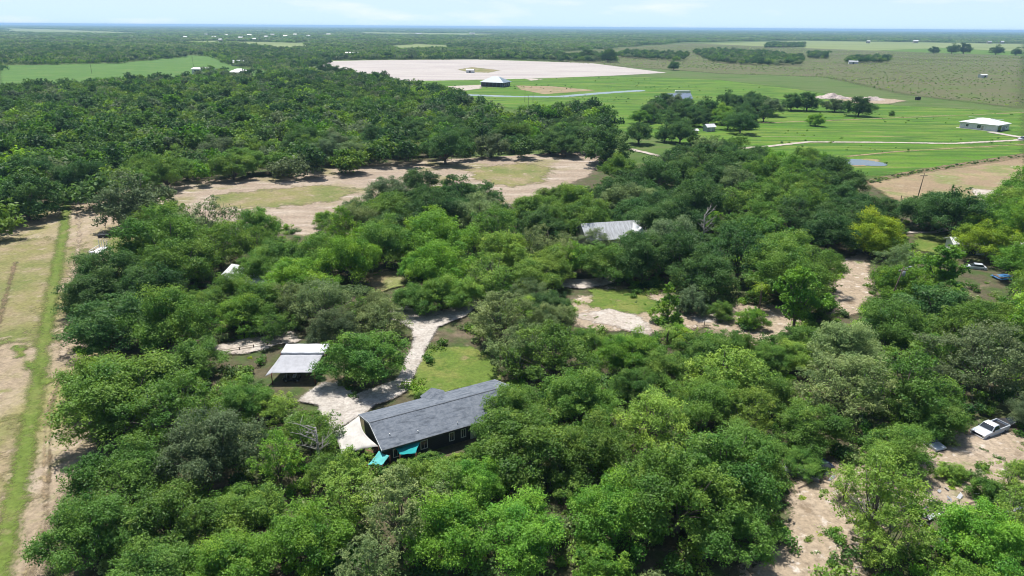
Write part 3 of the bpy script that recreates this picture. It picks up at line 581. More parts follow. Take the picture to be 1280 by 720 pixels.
me = npmesh('foliage', V, np.arange(len(V)).reshape(-1, 4), [('tone', np.repeat(rg.random(len(V)//4), 4))], LEAF); fo = bpy.data.objects.new('foliage', me); fo.parent = e; fo.color = (.085, .165, .03, 1); COL.objects.link(fo)
def dead_tree(px, py, hgt, label):
    g = ground(px, py, hgt*.5); e = thing('dead_tree', (g.x, g.y, 0), px, label, 'tree'); rng = random.Random(px)
    MB().tube([(0, 0, 0), (.2, .1, hgt*.4), (-.1, .2, hgt*.75)], [.25, .18, .1], 7).build('trunk', PALEBARK, e, True)
    b = MB()
    for k in range(16):
        z = hgt*rng.uniform(.3, .75); a = rng.uniform(0, 6.28); L_ = rng.uniform(1.2, 3.4)
        p0 = Vector((.1, .1, z)); p1 = p0+Vector((math.cos(a)*L_*.6, math.sin(a)*L_*.6, L_*.5)); p2 = p1+Vector((math.cos(a+.5)*L_*.5, math.sin(a+.5)*L_*.5, L_*.35))
        b.tube([p0, p1, p2], [.08, .05, .02], 5)
        for q in range(3):
            p3 = p1+Vector((rng.uniform(-1, 1), rng.uniform(-1, 1), rng.uniform(.2, 1.1))); b.tube([p1, p3], [.035, .012], 4)
    b.build('branches', PALEBARK, e)
dead_tree(609, 137, 13, 'tall bare white dead tree beside the bamboo clump')
dead_tree(481, 122, 11, 'grey leafless tree deep in the wood beyond the sandy strip')
dead_tree(880, 283, 12, 'bare grey dead snag rising from the dark trees')
dead_tree(395, 555, 9, 'leafless grey tree by the beige canopy')
dead_tree(808, 312, 11, 'bare mossy grey tree beside the hidden grey-roofed house')
dead_tree(1085, 655, 6, 'leafless grey sapling in the scrap yard')

# ------------------------------------------------------------------ far woods and scrub
def cluster(seed, n, spread, lv, leaf, rr=(3, 5.5), hh=(4.5, 9)):
    rng = np.random.default_rng(seed); Vs, ts = [], []
    for i in range(n):
        x, y = rng.uniform(-spread, spread, 2) if n > 1 else (0, 0); r_ = rng.uniform(*rr); h = rng.uniform(*hh); tn = np.clip(rng.normal(.5, .3), 0, 1)
        for k in range(9 if n == 1 else 3):
            c_ = np.array([x, y, h*.55])+rng.normal(size=3)*np.array([r_, r_, h*.3])*.42; c_[2] = max(c_[2], h*.22)
            Vs.append(leaves(rng, c_, r_*rng.uniform(.45, .65), lv, leaf, .8, .55, .4, 6 if lv > 90 else 1)); ts.append(np.full(len(Vs[-1])*4, np.clip(tn+rng.normal()*.15, 0, 1)))
    V = np.concatenate(Vs).reshape(-1, 3); V[:, 2] = np.maximum(V[:, 2], .1)
    me = npmesh('canopy', V, np.arange(len(V)).reshape(-1, 4), [('tone', np.concatenate(ts))], LEAF_FAR)
    return bpy.data.objects.new('canopy', me)
def coll(name, obs):
    c_ = bpy.data.collections.new(name)
    for o in obs: c_.objects.link(o)
    return c_
TPL1 = coll('tree_shapes', [cluster(400+k, 1, 0, 120, .6) for k in range(5)])
TPL2 = coll('canopy_shapes', [cluster(420+k, 14, 15, 16, 1.7) for k in range(4)])
TPL3 = coll('scrub_shapes', [cluster(440+k, 1, 0, 46, .22, (.8, 1.6), (.8, 1.8)) for k in range(4)])
def scatter(name, P, scl, tint, tpl, label=None, cat=None, zs=None):
    n = len(P); me = bpy.data.meshes.new(name); me.vertices.add(n)
    me.vertices.foreach_set('co', np.column_stack([P, np.zeros(n)]).astype(np.float32).ravel())
    a = me.attributes.new('scl', 'FLOAT_VECTOR', 'POINT'); a.data.foreach_set('vector', np.column_stack([scl, scl, scl if zs is None else zs]).astype(np.float32).ravel())
    a = me.attributes.new('rot', 'FLOAT_VECTOR', 'POINT'); a.data.foreach_set('vector', np.column_stack([np.zeros(n), np.zeros(n), RNG.uniform(0, 6.28, n)]).astype(np.float32).ravel())
    a = me.attributes.new('tint', 'FLOAT_VECTOR', 'POINT'); a.data.foreach_set('vector', tint.astype(np.float32).ravel())
    o = bpy.data.objects.new(name, me); COL.objects.link(o)
    ng = bpy.data.node_groups.new(name, 'GeometryNodeTree'); ng.interface.new_socket('Geometry', in_out='INPUT', socket_type='NodeSocketGeometry'); ng.interface.new_socket('Geometry', in_out='OUTPUT', socket_type='NodeSocketGeometry')
    gi, go = ng.nodes.new('NodeGroupInput'), ng.nodes.new('NodeGroupOutput')
    ip = ng.nodes.new('GeometryNodeInstanceOnPoints'); ci = ng.nodes.new('GeometryNodeCollectionInfo'); ci.inputs['Collection'].default_value = tpl
    ci.inputs['Separate Children'].default_value = True; ci.inputs['Reset Children'].default_value = True; ip.inputs['Pick Instance'].default_value = True
    def na(nm):
        q = ng.nodes.new('GeometryNodeInputNamedAttribute'); q.data_type = 'FLOAT_VECTOR'; q.inputs['Name'].default_value = nm; return q.outputs['Attribute']
    l = ng.links.new; l(gi.outputs[0], ip.inputs['Points']); l(ci.outputs[0], ip.inputs['Instance']); l(na('scl'), ip.inputs['Scale'])
    er = ng.nodes.new('FunctionNodeEulerToRotation'); l(na('rot'), er.inputs[0]); l(er.outputs[0], ip.inputs['Rotation']); l(ip.outputs[0], go.inputs[0])
    o.modifiers.new('scatter', 'NODES').node_group = ng
    return tag(o, label, cat, None, 'stuff')
def tints(P, tones, jit=.2):
    n = len(P); T = np.array([TONES[t] for t in tones]); ix = RNG.integers(0, len(tones), n); return T[ix]*RNG.uniform(1-jit, 1+jit, (n, 1))
def grid_pts(poly, step, jit=.45):
    a = np.array(poly); lo, hi = a.min(0), a.max(0); X, Y = np.meshgrid(np.arange(lo[0], hi[0], step), np.arange(lo[1], hi[1], step))
    P = np.stack([X.ravel(), Y.ravel()], 1)+RNG.uniform(-jit, jit, (X.size, 2))*step; P = P[inside(P, poly)]
    return P[np.abs(P[:, 0]) < P[:, 1]*.85+30]
TP = np.array([(T['x'], T['y'], T['r']) for T in TREES])
def clear(P, k=.75, own=4.5):
    d = np.hypot(P[:, None, 0]-TP[None, :, 0], P[:, None, 1]-TP[None, :, 1]); return P[(d > (TP[None, :, 2]+own)*k).all(1)]
P = clear(grid_pts(WOODW, 8.6), .68)
scatter('wood', P, RNG.uniform(1.05, 1.65, len(P)), tints(P, ['dark', 'mid', 'dark', 'grey', 'mid', 'dark', 'mid', 'bright'])*.85, TPL1, 'dense green oak wood stretching away beyond the bare sandy strip', 'wood')
# belts of trees between the fields, traced as ground outlines
BELTS = [
 [(0, 79), (60, 79), (175, 76), (233, 72), (236, 66), (120, 62), (0, 64)],
 [(262, 68), (300, 76), (340, 86), (395, 86), (415, 80), (380, 74), (375, 66), (300, 60), (255, 60)],
 [(375, 76), (480, 74), (600, 73.5), (700, 77), (745, 78), (740, 73), (660, 69), (480, 69), (375, 72)],
 [(560, 62), (600, 65), (660, 63), (650, 59), (560, 57)],
 [(735, 77), (770, 78), (770, 70), (740, 70)], [(770, 72), (855, 77), (860, 70), (780, 66)],
 [(865, 66), (890, 78), (940, 82), (1000, 82), (1005, 74), (960, 68), (900, 64)], [(1010, 74), (1034, 74), (1034, 69), (1012, 69)], [(1058, 80), (1110, 79), (1112, 74), (1060, 75)],
 [(955, 60), (1005, 60), (1005, 56), (960, 55)], [(290, 100), (370, 99), (440, 102), (440, 96), (340, 95)], [(440, 96), (500, 104), (430, 106)], [(245, 101), (290, 99), (285, 93), (255, 93)],
]
PS = []
for q in BELTS: PS.append(grid_pts(gp(q), 9.5))
P = np.concatenate(PS); P = P[RNG.random(len(P)) < .9]
scatter('tree_belts', P, RNG.uniform(.8, 1.5, len(P)), tints(P, ['dark', 'dark', 'mid', 'grey']), TPL1, 'belts of dark trees dividing the far pastures', 'trees')
# the flat forest out to the horizon
CLEAR_PX = [[(0, 82), (150, 79.5), (240, 69), (265, 71), (290, 82), (360, 93), (0, 114)], [(440, 40), (640, 42.4), (600, 45), (450, 43)], [(0, 35), (80, 37), (200, 42), (130, 43), (0, 40)], [(195, 52), (260, 51), (390, 54), (380, 62), (345, 62), (290, 55), (200, 55)],
            [(480, 58), (520, 55), (600, 58), (605, 63), (560, 62), (490, 63)], [(690, 66), (860, 53), (1000, 50.5), (1290, 55), (1290, 140), (1030, 140), (690, 140)], [(380, 75), (840, 74), (840, 140), (380, 140)]]
CLEARW = [gp(q) for q in CLEAR_PX]
rows = []; d = 820.0
while d < 16000:
    st = d/62; n = int(1.72*d/st); xs = (np.arange(n)-n/2)*st; rows.append(np.column_stack([xs+RNG.uniform(-.45, .45, n)*st, np.full(n, d)+RNG.uniform(-.5, .5, n)*st, np.full(n, st)])); d += st*.85
A = np.concatenate(rows); keep = np.ones(len(A), bool)
for q in CLEARW: keep &= ~inside(A[:, :2], q)
keep &= RNG.random(len(A)) < .88
A = A[keep]; sc_ = A[:, 2]/26*RNG.uniform(.8, 1.3, len(A))
scatter('far_forest', A[:, :2], sc_, tints(A, ['dark', 'mid', 'grey', 'pale', 'mid', 'grey']), TPL2, 'flat green forest running to the blue horizon', 'forest', zs=RNG.uniform(.8, 1.35, len(A)))
P = grid_pts(gp([(690, 67), (860, 56), (1000, 61), (1280, 71), (1280, 134), (1130, 118), (1030, 98), (900, 92), (850, 88), (700, 78)]), 6.5)
w = np.array([math.sin(p[0]*.021+math.sin(p[1]*.013)*2)+math.sin(p[1]*.03+p[0]*.008) for p in P]); P = P[RNG.random(len(P)) < np.clip(.55+.25*w, .1, 1)]
scatter('scrub', P, RNG.uniform(.25, .85, len(P)), 1.25*tints(P, ['grey', 'pale', 'mid', 'pale', 'light'], .35), TPL3, 'low palmetto scrub dotted over the open prairie', 'scrub')
P = clear(grid_pts(gp([(-50, 740), (60, 640), (95, 560), (90, 470), (90, 350), (150, 300), (380, 285), (440, 258), (560, 232), (660, 255), (740, 222), (900, 200), (1000, 205), (1100, 250), (1280, 270), (1300, 740)]), 2.3), .4, .3)
P = np.array([p for p in P if not any((gx-(q := proj(p[0], p[1], .8))[0])**2+(gy-q[1])**2 < 20**2 for gx, gy in GAPS) and not any((p[0]-c_[0])**2+(p[1]-c_[1])**2 < (r_+1)**2 for c_, r_ in HOLES)])
P = P[inside(P, OUTW) & (RNG.random(len(P)) < .85)]
scatter('undergrowth', P, RNG.uniform(.5, 1.5, len(P)), tints(P, ['mid', 'dark', 'mid', 'bright', 'pale'], .3), TPL3, 'low bushes and weeds growing between the trunks of the grove', 'undergrowth')
P = grid_pts(gp([(470, 106), (640, 100), (770, 96), (900, 102), (1120, 134), (1280, 142), (1280, 205), (1090, 224), (870, 185), (640, 150), (560, 124)]), 5.0)
w = np.array([math.sin(p[0]*.05+p[1]*.02)+math.sin(p[1]*.06) for p in P]); P = P[RNG.random(len(P)) < np.clip(.05+.10*w, .0, 1)]
scatter('weeds', P, RNG.uniform(.3, .75, len(P)), tints(P, ['mid', 'dark', 'light'], .3), TPL3, 'scattered weeds and low bushes in the bright meadow', 'weeds')
P = grid_pts(gp([(-60, 740), (45, 745), (72, 640), (120, 545), (100, 480), (82, 430), (80, 350), (130, 310), (160, 280), (230, 240), (440, 208), (580, 200), (730, 192), (700, 215), (640, 236), (430, 262), (300, 256), (220, 262), (140, 250), (70, 264), (0, 290), (-60, 330)]), 1.25)
w = np.array([math.sin(p[0]*.16+math.sin(p[1]*.09)*2)+math.sin(p[1]*.13+p[0]*.05) for p in P]); P = P[RNG.random(len(P)) < np.clip(.16+.22*w, .02, 1)]
scatter('grass_tufts', P, RNG.uniform(.10, .26, len(P)), tints(P, ['pale', 'light', 'mid', 'grey'], .3), TPL3, 'dry grass tufts dotted over the sandy field and the bare strip', 'grass')
P = np.concatenate([np.array(tuple(ground(x, y)[:2]))+RNG.normal(size=(n, 2))*sp for x, y, n, sp in [(1000, 660, 40, 3.5), (1100, 690, 50, 5), (1200, 600, 60, 6), (1150, 650, 50, 5), (760, 405, 40, 5), (880, 410, 50, 6), (960, 430, 50, 5), (1065, 350, 30, 4), (480, 350, 20, 3), (800, 390, 40, 4), (300, 440, 20, 4), (1250, 565, 30, 3)]])
P = np.array([p for p in P if not any((p[0]-c_[0])**2+(p[1]-c_[1])**2 < (r_+1)**2 for c_, r_ in HOLES)])
scatter('clearing_weeds', P, RNG.uniform(.15, .55, len(P)), tints(P, ['pale', 'light', 'mid', 'yellow'], .3), TPL3, 'weeds and dry tufts growing in the bare clearings', 'weeds')
strip_w = [np.array(ground(*p)[:2]) for p in [(1085, 229), (1150, 215), (1280, 195)]]
P = np.concatenate([strip_w[i]+(strip_w[i+1]-strip_w[i])*RNG.random((90, 1))+RNG.normal(size=(90, 2))*.9 for i in (0, 1)])
scatter('bank_weeds', P, RNG.uniform(.25, .6, len(P)), tints(P, ['grey', 'mid', 'pale'], .3), TPL3, 'dry weeds along the brown bank beside the dirt lane', 'weeds')
# ------------------------------------------------------------------ buildings
def face_yaw(a, b): return math.atan2(b[1]-a[1], b[0]-a[0])
def window(parent, x, y, z, w, h, side='y-', frame=None, pane=None, t=.06):
    """a framed window on the wall face: side y- / y+ (x runs along) or x- / x+"""
    f, p = MB(), MB(); s_ = -1 if side[1] == '-' else 1
    def bx(m_, u0, u1, z0, z1, a, b_):
        a, b_ = sorted((a*s_, b_*s_))
        if side[0] == 'y': m_.box(x+u0, x+u1, y+a, y+b_, z+z0, z+z1)
        else: m_.box(x+a, x+b_, y+u0, y+u1, z+z0, z+z1)
    k = .09
    bx(f, -w/2, w/2, -h/2, -h/2+k, .0, t); bx(f, -w/2, w/2, h/2-k, h/2, .0, t); bx(f, -w/2, -w/2+k, -h/2+k, h/2-k, .0, t); bx(f, w/2-k, w/2, -h/2+k, h/2-k, .0, t)
    bx(f, -.02, .02, -h/2+k, h/2-k, .0, t*.9)
    bx(p, -w/2+k, w/2-k, -h/2+k, h/2-k, .003, t*.5)
    fr = f.build('window', frame or WHITE, parent); p.build('pane', pane or GLASS_AND_SHADE, fr); return fr
def door(parent, x, y, z0, w, h, mat, side='y-'):
    s_ = -1 if side[1] == '-' else 1; a, b_ = sorted((0, .06*s_)); m_ = MB(); k_ = MB()
    if side[0] == 'y':
        m_.box(x-w/2, x+w/2, y+a, y+b_, z0, z0+h); q = sorted((.06*s_, .11*s_)); k_.box(x+w*.34, x+w*.42, y+q[0], y+q[1], z0+.95, z0+1.05)
    else:
        m_.box(x+a, x+b_, y-w/2, y+w/2, z0, z0+h); q = sorted((.06*s_, .11*s_)); k_.box(x+q[0], x+q[1], y+w*.34, y+w*.42, z0+.95, z0+1.05)
    d_ = m_.build('door', mat, parent); k_.build('handle', CHROME, d_)
def gable_roof(parent, L_, D, ze, zr, mat, t=.14, x0=None, name='roof'):
    a, b_ = (-L_/2, L_/2); h = D/2
    prof = [(-h, ze), (0, zr), (h, ze), (h, ze+t), (0, zr+t), (-h, ze+t)]
    return MB().prism(prof, a, b_).build(name, mat, parent)
def hip_roof(parent, L_, D, ze, zr, mat, t=.16):
    r_ = max(.5, (L_-D)/2); a, b_ = L_/2, D/2
    v = [(-a, -b_, ze), (a, -b_, ze), (a, b_, ze), (-a, b_, ze), (-a, -b_, ze+t), (a, -b_, ze+t), (a, b_, ze+t), (-a, b_, ze+t), (-r_, 0, zr), (r_, 0, zr)]
    return MB().add(v, [(3, 2, 1, 0), (0, 1, 5, 4), (1, 2, 6, 5), (2, 3, 7, 6), (3, 0, 4, 7), (4, 5, 9, 8), (6, 7, 8, 9), (5, 6, 9), (7, 4, 8)]).build('roof', mat, parent)
def walls(parent, L_, D, h, mat, zr=None, name='wall'):
    if zr: return MB().prism([(-D/2, 0), (D/2, 0), (D/2, h), (0, zr), (-D/2, h)], -L_/2, L_/2).build(name, mat, parent)
    return MB().box(-L_/2, L_/2, -D/2, D/2, 0, h).build(name, mat, parent)

# the grey-roofed house in the clearing
A_, B_ = ground(448.4, 519, 2.7), ground(617.7, 475.2, 2.7); yaw = face_yaw(A_, B_); LH = (B_-A_).length; nrm = Vector((math.sin(yaw), -math.cos(yaw), 0))
ctr = (A_+B_)/2+nrm*4.8
h = thing('ranch_house', (ctr.x, ctr.y, 0), yaw, 'long charcoal house with grey shingle roof beside the green lawn', 'house')
walls(h, LH-1.0, 8.5, 2.62, CHARCOAL, 3.85)
rf = gable_roof(h, LH, 9.6, 2.7, 4.02, SHINGLE)
MB().box(-LH/2+.02, LH/2-.02, -.09, .09, 4.145, 4.185).build('ridge_cap', paint('dark_shingle', (.075, .085, .10), None, 4, .9), rf)
for sx in (-1, 1):
    MB().prism([(-4.82, 2.6), (0, 3.92), (4.82, 2.6), (4.82, 2.85), (0, 4.17), (-4.82, 2.85)], sx*LH/2-.03+.03*sx, sx*LH/2+.03+.03*sx).build('rake_board', GREYMETAL, rf)
MB().box(-LH/2+.1, LH/2-.1, -4.88, -4.805, 2.62, 2.85).build('gutter', paint('dark_gutter', (.05, .055, .06), None, 2, .5), rf)
g_ = thing('porch_gable', (0, 0, 0)); g_.parent = h
bpy.data.objects.remove(g_)
pg = MB().prism([(-1.25, 2.72), (.55, 3.62), (2.35, 2.72), (2.35, 2.88), (.55, 3.78), (-1.25, 2.88)], 1.0, 5.35, 'y').build('porch_roof', SHINGLE, h)
MB().prism([(-.9, 2.7), (.55, 3.55), (2.0, 2.7)], 5.1, 5.2, 'y').build('gable_panel', CHARCOAL, pg)
for x in (-.8, 1.9): MB().box(x-.08, x+.08, 4.95, 5.09, 0, 2.7).build('porch_post', WHITE, h)
for x, w in ((-8.2, 1.2), (-4.6, 1.0), (-.7, .75), (1.0, .75), (4.2, 1.3), (7.6, 1.2)): window(h, x, -4.25, 1.55, w, 1.3)
for x, w in ((-7, 1.3), (-4, 1.3), (4.5, 1.3), (7.5, 1.3)): window(h, x, 4.25, 1.55, w, 1.3, 'y+')
door(h, .55, 4.25, .1, 1.0, 2.1, WHITE, 'y+'); door(h, 2.5, -4.25, .1, 1.0, 2.1, WHITE)
for x, y in ((-8.6, -2.8), (.3, -4.0), (-5.1, -3.6)):
    z = 2.84+(4.8+y)*.275
    b = MB().tube([(x, y, z-.05), (x, y, z+.18)], .05, 8); b.tube([(x, y, z+.18), (x, y, z+.24)], [.08, .07], 8); b.build('roof_vent', WHITE, rf)

def sail(name, corners, mat, label, cat, sag=.35, pull=(.16,)*4, n=12, posts=(), group=None, post_mat=REDWOOD):
    o0 = sum((Vector(q) for q in corners), Vector())/len(corners); base = Vector((o0.x, o0.y, 0)); e = thing(name, base, 0, label, cat, group)
    C4 = [Vector(q)-base for q in corners]; mid = sum(C4, Vector())/4; V = []
    for j in range(n+1):
        for i in range(n+1):
            u, v = i/n, j/n; p = C4[0]*(1-u)*(1-v)+C4[1]*u*(1-v)+C4[2]*u*v+C4[3]*(1-u)*v
            k = 1-4*u*(1-u)*(pull[0]*(1-v)**3+pull[2]*v**3)-4*v*(1-v)*(pull[3]*(1-u)**3+pull[1]*u**3)
            q = mid+(p-mid)*k; q.z = p.z-sag*16*u*(1-u)*v*(1-v)*.6+.035*math.sin(u*9+v*5)+.025*math.sin(v*14-u*6); V.append(q)
    F_ = [(j*(n+1)+i, j*(n+1)+i+1, (j+1)*(n+1)+i+1, (j+1)*(n+1)+i) for j in range(n) for i in range(n)]
    b = MB().add(V, F_); o = b.build('cloth', mat, e, True); sm = o.modifiers.new('thick', 'SOLIDIFY'); sm.thickness = .02
    for i in posts: MB().tube([(C4[i].x, C4[i].y, 0), (C4[i].x, C4[i].y, C4[i].z+.1)], .07, 8).build('post', post_mat, e, True)
    return e
G_ = ground
sail('shade_canopy', [G_(449, 520, 3.5), G_(416, 541, 2.0), G_(427, 568, 1.8), G_(473.5, 558, 2.8)], BEIGE, 'beige fabric canopy stretched off the end of the grey-roofed house', 'canopy', -.30, (.05, .06, .08, .34), posts=(1, 2, 3))
sail('shade_sail', [G_(529, 548, 2.5), G_(520, 567, 2.1), G_(500, 569, 2.0), G_(488, 557, 2.5)], TEALCLOTH, 'deep turquoise shade sail along the near eave of the grey-roofed house', 'shade sail', .2, (.14,)*4, posts=(1, 2))
sail('shade_sail', [G_(474, 563, 2.3), G_(487, 570, 2.2), G_(478, 582, 1.9), G_(459, 581, 1.9)], PALETEAL, 'pale turquoise shade sail below the corner of the beige canopy', 'shade sail', .1, (.12,)*4, posts=(1, 2, 3))
# brick planter wall and patio things under the canopy
g = G_(463, 570); e = thing('patio_table', (g.x, g.y, 0), yaw, 'red-brown wooden patio table half under the beige canopy', 'table')
MB().box(-1, 1, -.5, .5, .68, .75).build('table_top', REDWOOD, e, bevel=.02)
for x in (-.85, .85):
    for y in (-.4, .4): MB().box(x-.05, x+.05, y-.05, y+.05, 0, .679).build('leg', REDWOOD, e)

# carport
pA, pB = G_(345, 481), G_(394.5, 484.5); yawc = .02
cp = thing('carport', (-33.4, 96.6, 0), yawc, 'white tarp-roofed carport with grey shade cloth over a concrete slab', 'carport')
MB().box(-3.7, 3.7, -4.2, 3.4, 0, .12).build('slab', CONCRETE, cp, bevel=.02)
def cloth_grid(P4, n, sag, name, mat, parent, wob=.02):
    C4 = [Vector(q) for q in P4]; V = []
    for j in range(n+1):
        for i in range(n+1):
            u, v = i/n, j/n; p = C4[0]*(1-u)*(1-v)+C4[1]*u*(1-v)+C4[2]*u*v+C4[3]*(1-u)*v; p = p.copy(); p.z += -sag*16*u*(1-u)*v*(1-v)+wob*math.sin(i*1.7+j*.9)
            V.append(p)
    o = MB().add(V, [(j*(n+1)+i, j*(n+1)+i+1, (j+1)*(n+1)+i+1, (j+1)*(n+1)+i) for j in range(n) for i in range(n)]).build(name, mat, parent, True)
    sm = o.modifiers.new('thick', 'SOLIDIFY'); sm.thickness = .03; return o
cloth_grid([(-3.5, 1.6, 3.05), (3.6, 1.6, 3.05), (3.7, 4.4, 3.3), (-3.4, 4.4, 3.3)], 10, .08, 'roof', TARP, cp)
cloth_grid([(-3.52, 1.55, 2.72), (3.62, 1.55, 2.72), (3.6, 1.58, 3.04), (-3.5, 1.58, 3.04)], 8, 0, 'valance', TARP, cp, 0)
cloth_grid([(-3.3, -3.75, 2.25), (2.9, -3.7, 2.35), (3.2, 1.5, 2.78), (-3.45, 1.5, 2.78)], 12, .22, 'shade_cloth', GREYCLOTH, cp)
cloth_grid([(-4.3, -4.1, 1.95), (-3.3, -3.75, 2.25), (-3.45, 1.5, 2.78), (-3.6, 1.5, 2.5)], 8, .03, 'side_cloth', GREYCLOTH, cp)
for x, y, z in ((-3.4, -3.85, 2.3), (3.15, -3.9, 2.45), (3.55, 1.5, 3.0), (-3.5, 1.5, 3.0), (3.6, 4.2, 3.2), (-3.4, 4.2, 3.2)): MB().tube([(x, y, 0), (x, y, z)], .075, 8).build('post', REDWOOD, cp, True)
MB().box(-3.7, 2.9, -4.55, -4.25, 0, .16).build('kerb', WHITE, cp, bevel=.02)

def wheel(parent, x, y, r, w, n=18):
    b = MB(); b.tube([(x, y-w/2, r), (x, y-w*.35, r), (x, y+w*.35, r), (x, y+w/2, r)], [r*.9, r, r, r*.9], n); t_ = b.build('wheel', RUBBER, parent, True)
    s_ = 1 if y > 0 else -1
    MB().tube([(x, y+s_*w*.42, r), (x, y+s_*(w/2+.012), r)], [r*.62, r*.55], n).build('rim', CHROME, t_)
def utv(loc, rz, label):
    e = thing('golf_cart', loc, rz, label, 'golf cart')
    MB().prism([(-1.25, .35), (1.2, .35), (1.3, .55), (1.15, .85), (.65, .95), (.45, .5), (-.2, .5), (-.25, .8), (-1.3, .85)], -.58, .58, 'y').build('body', BLACK, e, bevel=.04)
    MB().box(-1.1, .75, -.62, .62, 1.78, 1.86).build('canopy_top', BLACK, e, bevel=.03)
    for x in (-1.0, .62):
        for y in (-.56, .56): MB().tube([(x+.05, y, .8), (x, y, 1.78)], .025, 6).build('roof_strut', CHROME, e)
    MB().box(-.65, -.15, -.5, .5, .8, .92).build('seat', GREYCLOTH, e, bevel=.04); MB().box(-.75, -.62, -.5, .5, .9, 1.3).build('backrest', GREYCLOTH, e, bevel=.04)
    MB().tube([(.55, -.2, .9), (.32, -.2, 1.15)], .02, 6).build('steering_column', CHROME, e)
    for x in (-.85, .85):
        for y in (-.52, .52): wheel(e, x, y, .29, .22, 14)
    for y in (-.4, .4): MB().box(1.26, 1.31, y-.09, y+.09, .62, .74).build('headlight', LAMPGLASS, e)
utv((-34.2, 94.3, .12), math.pi+.1, 'black golf cart parked on the slab under the grey shade cloth')

def pickup(loc, rz, label):
    e = thing('pickup_truck', loc, rz, label, 'pickup truck')
    MB().prism([(-2.8, .5), (2.72, .45), (2.78, .95), (2.62, 1.08), (1.25, 1.18), (1.1, 1.2), (-.55, 1.22), (-.6, 1.0), (-2.8, 1.0)], -.97, .97, 'y').build('body', CARWHITE, e, bevel=.05)
    b = MB(); b.add([(-.6, -.93, 1.2), (1.25, -.93, 1.18), (.55, -.75, 1.82), (-.45, -.75, 1.84), (-.6, .93, 1.2), (1.25, .93, 1.18), (.55, .75, 1.82), (-.45, .75, 1.84)], [(0, 1, 2, 3), (7, 6, 5, 4), (0, 4, 5, 1), (1, 5, 6, 2), (2, 6, 7, 3), (3, 7, 4, 0)]); b.build('cab', CARWHITE, e, bevel=.04)
    def quad(nm, p, mat, off): MB().add([tuple(Vector(q)+Vector(off)) for q in p]+[tuple(Vector(q)-Vector(off)*.5) for q in p], [(0, 1, 2, 3), (7, 6, 5, 4), (0, 4, 5, 1), (1, 5, 6, 2), (2, 6, 7, 3), (3, 7, 4, 0)]).build(nm, mat, e)
    quad('windscreen', [(1.17, -.83, 1.26), (1.17, .83, 1.26), (.62, .70, 1.77), (.62, -.70, 1.77)], GLASS_AND_SHADE, (.018, 0, .02))
    quad('rear_window', [(-.59, -.75, 1.3), (-.59, .75, 1.3), (-.47, .66, 1.76), (-.47, -.66, 1.76)], GLASS_AND_SHADE, (-.03, 0, .0))
    for s_ in (-1, 1): quad('side_window', [(-.42, s_*.905, 1.27), (.98, s_*.905, 1.27), (.46, s_*.77, 1.75), (-.36, s_*.77, 1.75)], GLASS_AND_SHADE, (0, s_*.025, .005))
    b = MB(); b.box(-2.8, -.65, -.97, -.87, 1.0, 1.28); b.box(-2.8, -.65, .87, .97, 1.0, 1.28); b.box(-.72, -.62, -.87, .87, 1.0, 1.28); b.build('bed_wall', CARWHITE, e)
    MB().box(-2.84, -2.76, -.86, .86, .75, 1.28).build('tailgate', CARWHITE, e); MB().box(-2.7, -.75, -.86, .86, 1.003, 1.03).build('bed_floor', BLACK, e)
    MB().box(2.74, 2.80, -.68, .68, .72, .95).build('grille', BLACK, e)
    b = MB(); b.box(2.75, 2.92, -.95, .95, .46, .66); b.build('bumper', CHROME, e, bevel=.03)
    for y in (-.82, .82):
        MB().box(2.73, 2.81, y-.13, y+.13, .74, .94).build('headlight', LAMPGLASS, e); MB().box(-2.86, -2.8, y-.05+.07*(1 if y > 0 else -1), y+.05+.07*(1 if y > 0 else -1), .78, 1.2).build('tail_light', REDLAMP, e)
        MB().box(.95, 1.1, y*1.22-.1, y*1.22+.1, 1.22, 1.4).build('mirror', BLACK, e, bevel=.02)
        MB().box(-.2, .0, y*1.19-.01, y*1.19+.01, 1.05, 1.1).build('door_handle', CHROME, e)
    for x in (-1.75, 1.8):
        for y in (-.85, .85): wheel(e, x, y, .39, .27)
tr = (ground(1217, 552)+ground(1255, 538))/2
pickup((tr.x+.2, tr.y+.4, 0), math.atan2(-2.9, -6.1), 'silver-white pickup truck parked in the bare yard among the oaks')
def car(loc, rz, paint_, label, group=None, suv=False):
    e = thing('parked_car', loc, rz, label, 'car', group); H_ = 1.78 if suv else 1.45
    MB().prism([(-2.2, .35), (2.2, .35), (2.25, .7), (2.1, .85), (1.0, .98), (-1.9, 1.0), (-2.25, .9)], -.9, .9, 'y').build('body', paint_, e, bevel=.05)
    xr = -2.05 if suv else -1.75
    b = MB(); b.add([(xr, -.86, .99), (1.05, -.86, .97), (.25, -.66, H_), (-1.35, -.66, H_), (xr, .86, .99), (1.05, .86, .97), (.25, .66, H_), (-1.35, .66, H_)], [(0, 1, 2, 3), (7, 6, 5, 4), (0, 4, 5, 1), (1, 5, 6, 2), (2, 6, 7, 3), (3, 7, 4, 0)]); b.build('cabin', GLASS_AND_SHADE, e, bevel=.03)
    MB().box(-1.4, .3, -.68, .68, H_-.01, H_+.05).build('roof', paint_, e, bevel=.03)
    for x in (-1.35, 1.38):
        for y in (-.8, .8): wheel(e, x, y, .33, .22, 16)
    for y in (-.66, .66):
        MB().box(2.17, 2.26, y-.18, y+.18, .62, .78).build('headlight', LAMPGLASS, e); MB().box(-2.28, -2.2, y-.16, y+.16, .7, .86).build('tail_light', REDLAMP, e)
    MB().box(2.2, 2.32, -.88, .88, .36, .55).build('bumper', BLACK, e, bevel=.02)
def gcar(px, py, rz, p_, label, **k): q = ground(px, py); car((q.x, q.y, 0), rz, p_, label, **k)
gcar(1157, 556, R(-70), CARWHITE, 'white car with dark windows half hidden under oaks left of the pickup', suv=True)
